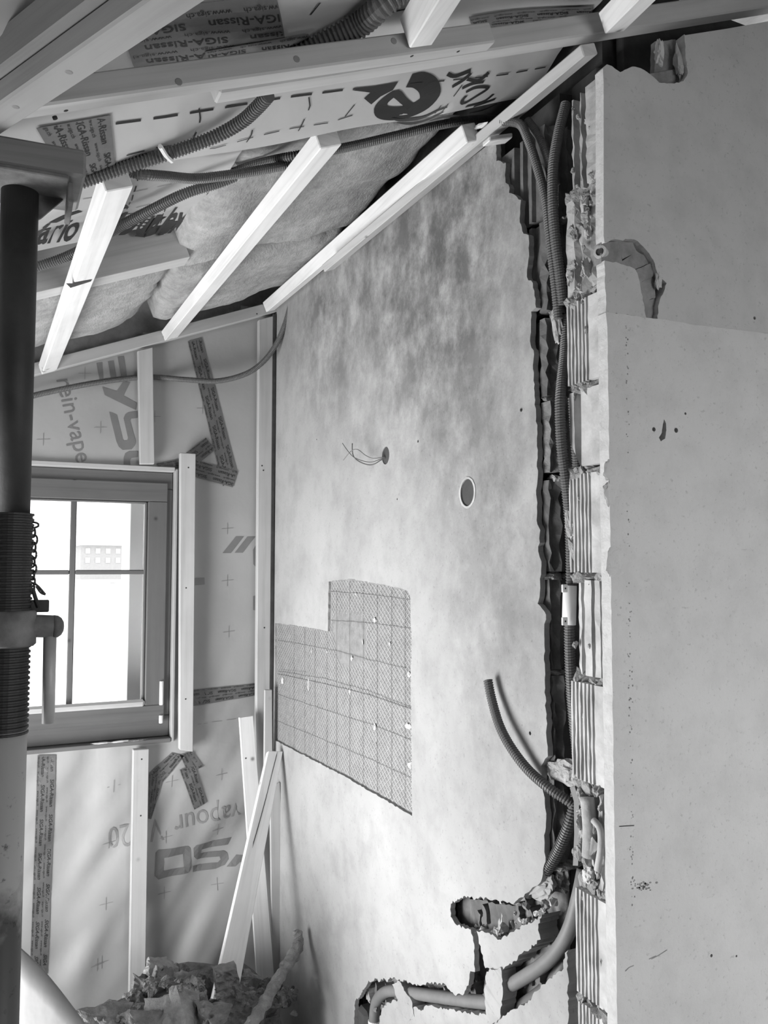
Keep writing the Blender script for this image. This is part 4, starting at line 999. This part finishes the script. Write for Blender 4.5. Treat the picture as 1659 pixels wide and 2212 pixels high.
tube('corrugated_conduit', RP([(-10, 600), (80, 576), (160, 547), (250, 494), (330, 452), (400, 418), (470, 396), (510, 380)], .052), .0115, 'conduit', rib=.16, label='ribbed conduit passing behind the bright batten over the printed words', cat='conduit')
tube('corrugated_conduit', [rsurf(*r2(u, v))-NR*.022 for u, v in ((600, 125), (660, 98), (720, 66), (800, 22), (850, -20), (900, -60))], .020, 'conduit', rib=.15, pitch=.008, label='thick ribbed conduit in the dark above the beam', cat='conduit')
# ================================================================== CHASE: conduits, pipes
ch = lambda L: [atY(u, v, Y) for u, v, Y in L]
tube('corrugated_conduit', ch([(1085, 262, 1.44), (1122, 268, 1.40), (1140, 300, 1.37), (1160, 360, 1.345), (1178, 430, 1.325), (1186, 500, 1.315), (1193, 560, 1.312), (1202, 640, 1.31), (1206, 690, 1.312)]), .0095, 'conduit', rib=.14, label='left ribbed conduit at the head of the wall chase', cat='conduit')
tube('corrugated_conduit', ch([(1140, 262, 1.40), (1168, 300, 1.36), (1185, 345, 1.335), (1200, 400, 1.325)]), .0095, 'conduit', rib=.14, label='short ribbed conduit bending into the chase from the roof', cat='conduit')
tube('corrugated_conduit', ch([(1222, 225, 1.30), (1206, 290, 1.298), (1195, 360, 1.296), (1194, 440, 1.294), (1200, 520, 1.294), (1210, 600, 1.296), (1216, 660, 1.30)]), .0105, 'conduit', rib=.14, label='right ribbed conduit hugging the bricks at the chase head', cat='conduit')
tube('corrugated_conduit', ch([(1222, 690, 1.315), (1220, 760, 1.30), (1213, 830, 1.284), (1210, 880, 1.277), (1213, 960, 1.276), (1222, 1040, 1.277), (1230, 1120, 1.285), (1233, 1190, 1.29), (1234, 1275, 1.292)]), .0105, 'conduit', rib=.14, label='middle ribbed conduit bulging out of the chase beside smooth brick', cat='conduit')
tube('corrugated_conduit', ch([(1238, 860, 1.296), (1244, 960, 1.292), (1247, 1010, 1.295), (1242, 1080, 1.30), (1240, 1150, 1.31)]), .0105, 'conduit', rib=.14, label='second ribbed conduit half hidden behind the bulging one', cat='conduit')
cl = thing('conduit_coupler', atY(1228, 1348, 1.288), 'white coupler sleeve joining conduits in the chase', 'coupler')
q0, q1 = atY(1231, 1265, 1.286), atY(1229, 1350, 1.286)
obj('sleeve', *lathe(q1, q0-q1, [(0, .0125), (.0005, .0132), ((q0-q1).length-.0005, .0132), ((q0-q1).length, .0125)], 20), 'white', cl, True)
for v in (1271, 1342):
    p = atY(1220, v, 1.272); lug = box('fixing_lug', (p.x-.006, p.y-.002, p.z-.0075), (p.x+.006, p.y+.003, p.z+.0075), 'white', cl, .001)
    obj('lug_hole', *lathe((p.x, p.y-.0024, p.z), (0, 1, 0), [(0, .0018), (.0006, .0018)], 10), 'core', lug)
tube('corrugated_conduit', ch([(1230, 1349, 1.288), (1231, 1420, 1.29), (1235, 1500, 1.292), (1241, 1570, 1.293), (1246, 1620, 1.295), (1246, 1668, 1.298)]), .0105, 'conduit', rib=.14, label='ribbed conduit below the white coupler', cat='conduit')
tube('corrugated_conduit', [atX(u, v, X) for u, v, X in ((1054, 1470, .958), (1062, 1510, .956), (1078, 1565, .952), (1102, 1612, .952), (1138, 1660, .958), (1180, 1698, .968), (1215, 1722, .985), (1238, 1736, 1.0))], .0102, 'conduit', rib=.17, label='loose ribbed conduit end curving out of the chase over the plaster', cat='conduit')
tube('corrugated_conduit', [atX(u, v, X) for u, v, X in ((1248, 1700, 1.03), (1240, 1745, 1.012), (1226, 1790, 1.0), (1202, 1845, .994), (1170, 1895, .992), (1140, 1930, 1.004))], .0118, 'conduit', rib=.14, label='ribbed conduit slanting left towards the upper broken slot', cat='conduit')
tube('smooth_pipe', [atX(u, v, X) for u, v, X in ((1262, 1880, 1.02), (1252, 1930, 1.006), (1235, 1995, 1.0), (1212, 2042, .998), (1180, 2078, .998), (1140, 2106, 1.0), (1090, 2136, 1.004), (1050, 2160, 1.012))], .0140, 'pipe', label='smooth grey pipe curving down left through the lower chase', cat='pipe')
tube('smooth_pipe', [atX(u, v, X) for u, v, X in ((1226, 2070, 1.034), (1200, 2112, 1.03), (1160, 2150, 1.028), (1110, 2180, 1.028), (1060, 2192, 1.03))], .0135, 'conduit', label='darker pipe lying behind the smooth curved pipe', cat='pipe')
tube('smooth_pipe', [atX(u, v, X) for u, v, X in ((1062, 2166, 1.004), (1000, 2160, 1.004), (940, 2152, 1.002), (900, 2146, 1.0), (860, 2140, 1.0), (835, 2142, 1.0), (818, 2156, 1.0), (810, 2180, 1.0), (807, 2240, 1.0))], .0150, 'pipe', label='smooth grey pipe lying level then bending down to the wall box', cat='pipe')
vs, fs = lathe(atX(808, 2207, 1.0)-V((0, 0, .004)), (0, 0, 1), [(0, .016), (.001, .0168), (.007, .0168), (.008, .016)], 18); obj('pipe_ring', vs, fs, 'white', label='pale ring on the pipe beside the wall box', cat='ring')
p = atX(784, 2196, .99); bxp = box('wall_box', (.984, p.y-.03, p.z-.10), (1.040, p.y+.032, p.z+.022), 'dark_hole', None, .010, label='dark socket box at the end of the level pipe', cat='box')
# mortar and plaster bridges over the pipes
def bridge(name, a, b, r, m, label, seed, X=.992):
    A, B = atX(*a, X), atX(*b, X); d = B-A
    R = d.to_track_quat('Z', 'Y').to_matrix()
    obj(name, *lump((A+B)/2, (r*1.3, r*2, d.length*1.1), seed, 3, .22, R, 26), m, wall_right)
rj = random.Random(5)
for L, x_ in ((((846, 2126), (862, 2118), (872, 2140), (890, 2168), (894, 2196), (882, 2206), (868, 2192), (858, 2158)), .979),
              (((1051, 2104), (1060, 2092), (1070, 2096), (1082, 2090), (1087, 2140), (1081, 2200), (1064, 2214), (1050, 2204), (1047, 2150)), .977)):
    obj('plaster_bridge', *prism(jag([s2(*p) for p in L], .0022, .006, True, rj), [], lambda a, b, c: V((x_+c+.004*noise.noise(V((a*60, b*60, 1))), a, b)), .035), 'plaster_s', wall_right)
ya_, yb_ = s2(1125, 1960, 1.01)[0], s2(972, 1960, 1.01)[0]
obj('brick_fin', *prism(jag([(ya_, s2(1100, 2012, 1.01)[1]), (yb_, s2(980, 2010, 1.01)[1]), (yb_, s2(980, 1938, 1.01)[1]), (ya_, s2(1100, 1945, 1.01)[1])], .003, .01, True, rj), [],
    lambda a, b, c: V((1.012+c+.010*noise.noise(V((a*45, b*30, 2))), a, b)), .02), 'brick_dark', wall_right)
bridge('mortar', (1180, 1668), (1262, 1672), .030, 'mortar_pale', '', 603, 1.0)
bridge('mortar', (1235, 1672), (1262, 1690), .018, 'mortar_pale', '', 604, .992)
bridge('mortar', (1200, 660), (1205, 740), .014, 'mortar_pale', '', 605, 1.0)
bridge('mortar', (1225, 1095), (1240, 1180), .012, 'mortar_pale', '', 606, .988)
bridge('mortar', (1228, 1160), (1246, 1210), .009, 'mortar', '', 607, .985)
bridge('mortar', (1195, 1870), (1225, 1920), .03, 'brick_dark', '', 608, 1.02)
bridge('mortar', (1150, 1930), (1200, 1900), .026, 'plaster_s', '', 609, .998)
bridge('plaster_bridge', (1262, 1880), (1280, 1905), .016, 'plaster_edge', '', 610, .985)
tube('broken_pipe', [atX(u, v, .985) for u, v in ((1268, 1722), (1272, 1760), (1274, 1800), (1272, 1850))], .013, 'brick', wall_right)
tube('broken_pipe', [atX(u, v, .98) for u, v in ((1282, 1772), (1296, 1790), (1298, 1830), (1290, 1880))], .006, 'brick_pale', wall_right)
obj('metal_strap', *ribbon([(1236, 1700), (1245, 1730), (1246, 1800), (1243, 1870)], 11, lambda a, b: atX(a, b, .985)), 'pipe', label='flat grey strap hanging over the conduit bend', cat='strap')

# wires out of the first drilled hole
hc = atX(830, 990, XS)
for k, L in enumerate((((838, 987, .985), (826, 988, .972), (806, 990, .95), (790, 984, .94), (772, 971, .93), (758, 975, .93), (740, 996, .93)),
                       ((838, 988, .985), (826, 990, .972), (804, 998, .95), (785, 996, .94), (765, 988, .93), (752, 975, .925), (738, 955, .92)),
                       ((838, 989, .985), (826, 992, .972), (804, 1004, .95), (782, 1000, .94), (765, 988, .935), (761, 972, .93), (761, 956, .93)))):
    tube('electric_wire', [atX(*q) for q in L], .0012 if k < 2 else .0016, 'pipe' if k == 0 else 'conduit', seg=6,
         label=('pale thin wire curling down from the left drilled hole', 'long thin wire pointing up left from the drilled hole', 'thickest dark wire from the left drilled hole bending upright')[k], cat='wire')

# ================================================================== STEEL PROP
px, py = atY(41, 500, 1.32).x, 1.32
zt = atY(41, 415, py).z; zth = atY(40, 1108, py).z; zn = atY(40, 1395, py).z; zn1 = atY(40, 1318, py).z; zth0 = atY(40, 1588, py).z
prop = thing('steel_prop', (px, py, 0), 'dark adjustable steel prop standing left under the diagonal brace', 'prop')
obj('inner_tube', *lathe((px, py, zth-.02), (0, 0, 1), [(0, .0262), (zt-zth+.02, .0262)], 32), 'steel_dark', prop, True)
prof = []; n = int((zth-zth0)/.0075)
for i in range(n):
    zz = i*(zth-zth0)/n; p_ = (zth-zth0)/n; prof += [(zz, .0300), (zz+p_*.35, .0300), (zz+p_*.5, .0322), (zz+p_*.85, .0322)]
obj('thread', *lathe((px, py, zth0), (0, 0, 1), prof, 28), 'steel_dark', prop)
obj('outer_tube', *lathe((px, py, 0.008), (0, 0, 1), [(0, .0305), (zth0, .0305)], 32), 'worn_shaded_paint', prop, True)
obj('base_plate', *hexa([V((px+a, py+b, c)) for c in (0, .008) for a, b in ((-.08, -.08), (.08, -.08), (.08, .08), (-.08, .08))]), 'steel_dark', prop)
nut = obj('collar_nut', *lathe((px, py, zn), (0, 0, 1), [(0, .036), (.003, .039), (zn1-zn-.003, .039), (zn1-zn, .036)], 24), 'rust', prop, True)
ha = atY(60, 1352, py); hb_ = atY(128, 1352, py)
arm = sweep(spline([V((px+.03, py, ha.z)), V((hb_.x-.022, py, ha.z-.001)), V((hb_.x-.008, py, ha.z-.002))], 10), lambda i: .0165, 16)
obj('handle_socket', *arm, 'rust', nut, True)
obj('handle_socket', *lathe(V((hb_.x-.008, py, ha.z-.002)), (1, 0, 0), [(0, .0168), (.006, .016), (.011, .0125), (.014, .007), (.0148, .001)], 18), 'rust', nut, True)
g0, g1 = atY(108, 1368, py), atY(104, 1562, py)
obj('handle_bar', *lathe(g1, g0-g1, [(0, .0088), ((g0-g1).length, .0092)], 16), 'steel_paint', nut, True)
# chain and locking pin
CHN = [(70, 1150), (72, 1166), (71, 1182), (70, 1198), (69, 1214), (70, 1228), (68, 1242), (67, 1256), (68, 1270)]
def link(name, c, r1, r2, rot, par):
    pts = [V((math.cos(t)*r1, 0, math.sin(t)*r2)) for t in [2*math.pi*i/14 for i in range(15)]]; Rm = Matrix.Rotation(rot, 3, 'Z')
    obj(name, *sweep([c+Rm @ q for q in pts], lambda i: .0016, 6, False), 'steel_dark', par)
eye = link('chain_eye', atY(71, 1134, py), .008, .004, 0, prop)
for i, (u, v) in enumerate(CHN): link('chain_link', atY(u+2, v, py-.003), .0042, .0072, 0 if i % 2 else .9, prop)
pin = [atY(u, v, py-.004) for u, v in ((72, 1258), (84, 1268), (96, 1282), (98, 1284), (88, 1280), (78, 1266))]
obj('spring_clip', *sweep(spline(pin, 6), lambda i: .0016, 6), 'steel_dark', prop)
obj('locking_pin', *sweep([atY(70, 1270, py-.004), atY(76, 1290, py-.004), atY(84, 1312, py-.004)], lambda i: .003, 8), 'steel_dark', prop)
t_ = atY(87, 1309, py); obj('pin_tab', *hexa([t_+V((a, b, c)) for c in (-.009, .009) for a, b in ((-.014, -.003), (.012, -.003), (.012, .003), (-.014, .003))]), 'steel_dark', prop)
# head plate with folded lips, timber pad
hp = [(-.085, -.07), (.062, -.075), (.070, .04), (-.07, .06)]
obj('head_plate', *hexa([V((px+a, py+b, c)) for c in (zt, zt+.007) for a, b in hp]), 'rust', prop)
for a, b, hgt in ((.066, -.03, .028), (-.075, -.03, .024)):
    obj('plate_lip', *hexa([V((px+a+q*.004, py+b+w_, zt-hgt*(c))) for c in (1, -.05) for q, w_ in ((-1, -.035), (1, -.035), (1.5, .055), (-.5, .055))]), 'rust', prop)
obj('plate_gusset', *hexa([V((px+.022, py-.003, zt)), V((px+.060, py-.003, zt)), V((px+.060, py+.003, zt)), V((px+.022, py+.003, zt)), V((px+.022, py-.003, zt-.04)), V((px+.030, py-.003, zt-.034)), V((px+.030, py+.003, zt-.034)), V((px+.022, py+.003, zt-.04))], 0), 'rust', prop)
pz0, pz1 = zt+.0075, z-.001
board('timber_pad', (px-.16, py-.062, pz0), (px+.085, py-.075, pz0), (0, .13, 0), (0, 0, max(.02, pz1-pz0)), 'pine_dark', None, .004, label='dark timber pad between prop head and diagonal brace', cat='block')

# ================================================================== RUBBLE, SHEET
hv, hf = lump((.55, 2.72, .15), (.80, .56, .56), 41, 8, .30, Matrix.Identity(3), 40)
hv = [V((min(v.x, .955), min(v.y, 3.03), max(v.z, .002))) for v in hv]
obj('rubble_heap', hv, hf, 'rubble', label='dusty heap of fine debris under the broken lumps in the corner', cat='rubble', kind='stuff')
RU = [((318, 2140), 2.72, (.15, .13, .15), 'rubble', 'jagged dark lump at the left of the rubble beside the lower stud'),
      ((285, 2172), 2.66, (.10, .10, .10), 'rubble', 'crumbly small lump low at the left end of the rubble'),
      ((352, 2098), 2.76, (.17, .12, .11), 'rubble_pale', 'pale slab tilted at the peak of the rubble'),
      ((352, 2145), 2.64, (.10, .10, .19), 'rubble', 'upright dark faced lump below the rubble peak'),
      ((405, 2128), 2.70, (.14, .12, .13), 'rubble', 'rough lump right of the rubble peak'),
      ((395, 2190), 2.48, (.22, .18, .15), 'rubble_pale', 'broad pale lump in front of the rubble heap'),
      ((455, 2195), 2.44, (.14, .12, .13), 'rubble', 'pitted lump against the foot of the split board'),
      ((235, 2205), 2.52, (.24, .18, .09), 'rubble', 'flat crumbling lump at the near left of the rubble'),
      ((536, 2135), 2.78, (.13, .10, .13), 'rubble_pale', 'broken brick piece behind the leaning mortar strip'),
      ((574, 2148), 2.76, (.12, .10, .12), 'rubble', 'dark cracked lump beside the corner stud foot'),
      ((440, 2145), 2.70, (.12, .12, .11), 'rubble', 'small crumbly lump behind the split board foot'),
      ((310, 2208), 2.46, (.16, .12, .09), 'rubble', 'low dark lump near the white sheet'),
      ((565, 2212), 2.56, (.18, .14, .13), 'rubble', 'shadowed lump under the stick of mortar'),
      ((382, 2108), 2.82, (.10, .09, .10), 'rubble', 'small lump tucked behind the rubble peak'),
      ((335, 2185), 2.54, (.11, .10, .10), 'rubble', 'knobbly lump between broad pale lump and lower stud'),
      ((430, 2172), 2.56, (.09, .09, .09), 'rubble_pale', 'little pale lump above the pitted lump')]
for k, ((u, v), Y, s, m, lab) in enumerate(RU):
    obj('rubble_lump', *lump(atY(u, v, Y), s, 700+k, 7, .19, None, 11, 3.2), m, label=lab, cat='rubble')
rq = random.Random(77); cr_ = []
for k in range(170):
    u = rq.uniform(190, 640); Y = rq.uniform(2.46, 2.80); v = 2150+18*rq.gauss(0, 1)+(60*(1-(u-190)/110) if u < 300 else 0)-(35 if 310 < u < 440 else 0)
    v = max(v, 2196+rq.uniform(0, 14)) if u < 305 else max(v, 2118); s_ = rq.uniform(.012, .034); cr_.append(lump(atY(u, min(2215, v), Y), (s_, s_*rq.uniform(.7, 1.2), s_*rq.uniform(.6, 1.1)), 2000+k, 2, .3))
obj('rubble_crumbs', *join(cr_), 'rubble', label='small crumbs scattered over the rubble lumps', cat='rubble', kind='stuff')
A, B = atY(486, 2090, 2.56), atY(515, 2240, 2.50); d = B-A; R = d.to_track_quat('Z', 'Y').to_matrix()
sl = []
K, W8 = 26, 8
vs, fs = [], []
for i in range(K+1):
    for j in range(W8+1):
        t, s_ = i/K, j/W8-.5; wv2 = V((1, 0, .05)).normalized()
        for _ in (0,): vs.append(A+d*t+wv2*(s_*(.066+.02*t)+.003*noise.noise(V((t*20, s_*5, 1))))+V((0, -.010*abs(math.sin(t*30+2*noise.noise(V((s_*6, t*9, 3)))))-.006*noise.noise(V((s_*12, t*25, 5))), 0)))
n0 = len(vs); vs += [p+V((0, .03, 0)) for p in vs[:n0]]; m9 = W8+1
for i in range(K):
    for j in range(W8):
        q = [i*m9+j, i*m9+j+1, (i+1)*m9+j+1, (i+1)*m9+j]; fs += [q, [n0+x for x in reversed(q)]]
bd = list(range(m9))+[i*m9+W8 for i in range(1, K+1)]+[K*m9+j for j in range(W8-1, -1, -1)]+[i*m9 for i in range(K-1, 0, -1)]
for a, b in zip(bd, bd[1:]+bd[:1]): fs.append([b, a, a+n0, b+n0])
obj('mortar_strip', vs, fs, 'rubble', label='upright ribbed strip of old mortar standing in the rubble', cat='mortar')
P = spline([atY(u, v, Y) for u, v, Y in ((520, 2240, 2.42), (560, 2185, 2.46), (592, 2130, 2.52), (620, 2085, 2.58), (640, 2050, 2.62), (644, 2025, 2.64), (636, 2010, 2.64))], 10)
vs, fs = sweep(P, lambda i: (.018 if i < 50 else .018*(1-(i-50)/14))+.006*noise.noise(V((i*.4, 0, 0))), 14)
vs = [v+V((noise.noise(v*60), noise.noise(v*60+V((5, 0, 0))), noise.noise(v*60+V((0, 7, 0)))))*.006 for v in vs]
obj('mortar_stick', vs, fs, 'rubble_pale', label='long bent stick of broken mortar leaning on the side wall', cat='mortar')
# white sheet curling up at the lower left
def sheet(u, v):
    e = .10+.34*u
    return V((-.32+.42*u+.02*v, 2.40-.10*u+.20*v, .05+(.62*(1-u)**1.3+.02)*v+.03*math.sin(v*3)))
T0 = [(20, 2030), (45, 2052), (80, 2085), (115, 2125), (150, 2170), (180, 2212), (196, 2250), (205, 2290)]
top = [atY(u, v, 2.42-.03*k) for k, (u, v) in enumerate(T0)]
vs, fs = [], []; rows = 10
top = spline(top, 5)
for i, p in enumerate(top):
    for j in range(rows+1):
        t = j/rows; vs.append(V((p.x-.05*t+.02*math.sin(t*3), p.y-.16*t+.05*t*t, max(.004, p.z*(1-t)+.004*t))))
m_ = rows+1; nv = len(vs); th = V((.003, .006, 0)); vs += [p+th for p in vs[:nv]]
for i in range(len(top)-1):
    for j in range(rows):
        q = [i*m_+j, i*m_+j+1, (i+1)*m_+j+1, (i+1)*m_+j]; fs += [q, [nv+x for x in reversed(q)]]
bd = list(range(m_))+[i*m_+rows for i in range(1, len(top))]+[(len(top)-1)*m_+j for j in range(rows-1, -1, -1)]+[i*m_ for i in range(len(top)-2, 0, -1)]
for a, b in zip(bd, bd[1:]+bd[:1]): fs.append([b, a, a+nv, b+nv])
obj('loose_sheet', vs, fs, 'sheet', smooth=True, label='plain white sheet curling up at the lower left beside the prop', cat='sheet')

# ------------------------------------------------------------------ kinds that repeat share a group
GROUPS = {'timber_batten': 'battens and studs', 'adhesive_tape': 'printed adhesive tapes', 'corrugated_conduit': 'ribbed conduits', 'smooth_pipe': 'smooth pipes in the chase', 'rubble_lump': 'rubble lumps in the corner',
          'mineral_wool_batt': 'mineral wool batts in the roof', 'electric_wire': 'wires in the drilled hole', 'loose_board': 'boards leaning in the corner', 'roof_beam': 'beam lengths under the roof', 'roof_film': 'roof membranes',
          'diagonal_brace': 'diagonal timbers over the prop', 'rafter': 'rafters', 'sill_debris': 'bits on the window ledge'}
for o in C.objects:
    k = o.name.split('.')[0]
    if o.parent is None and k in GROUPS and o.get('label'): o['group'] = GROUPS[k]
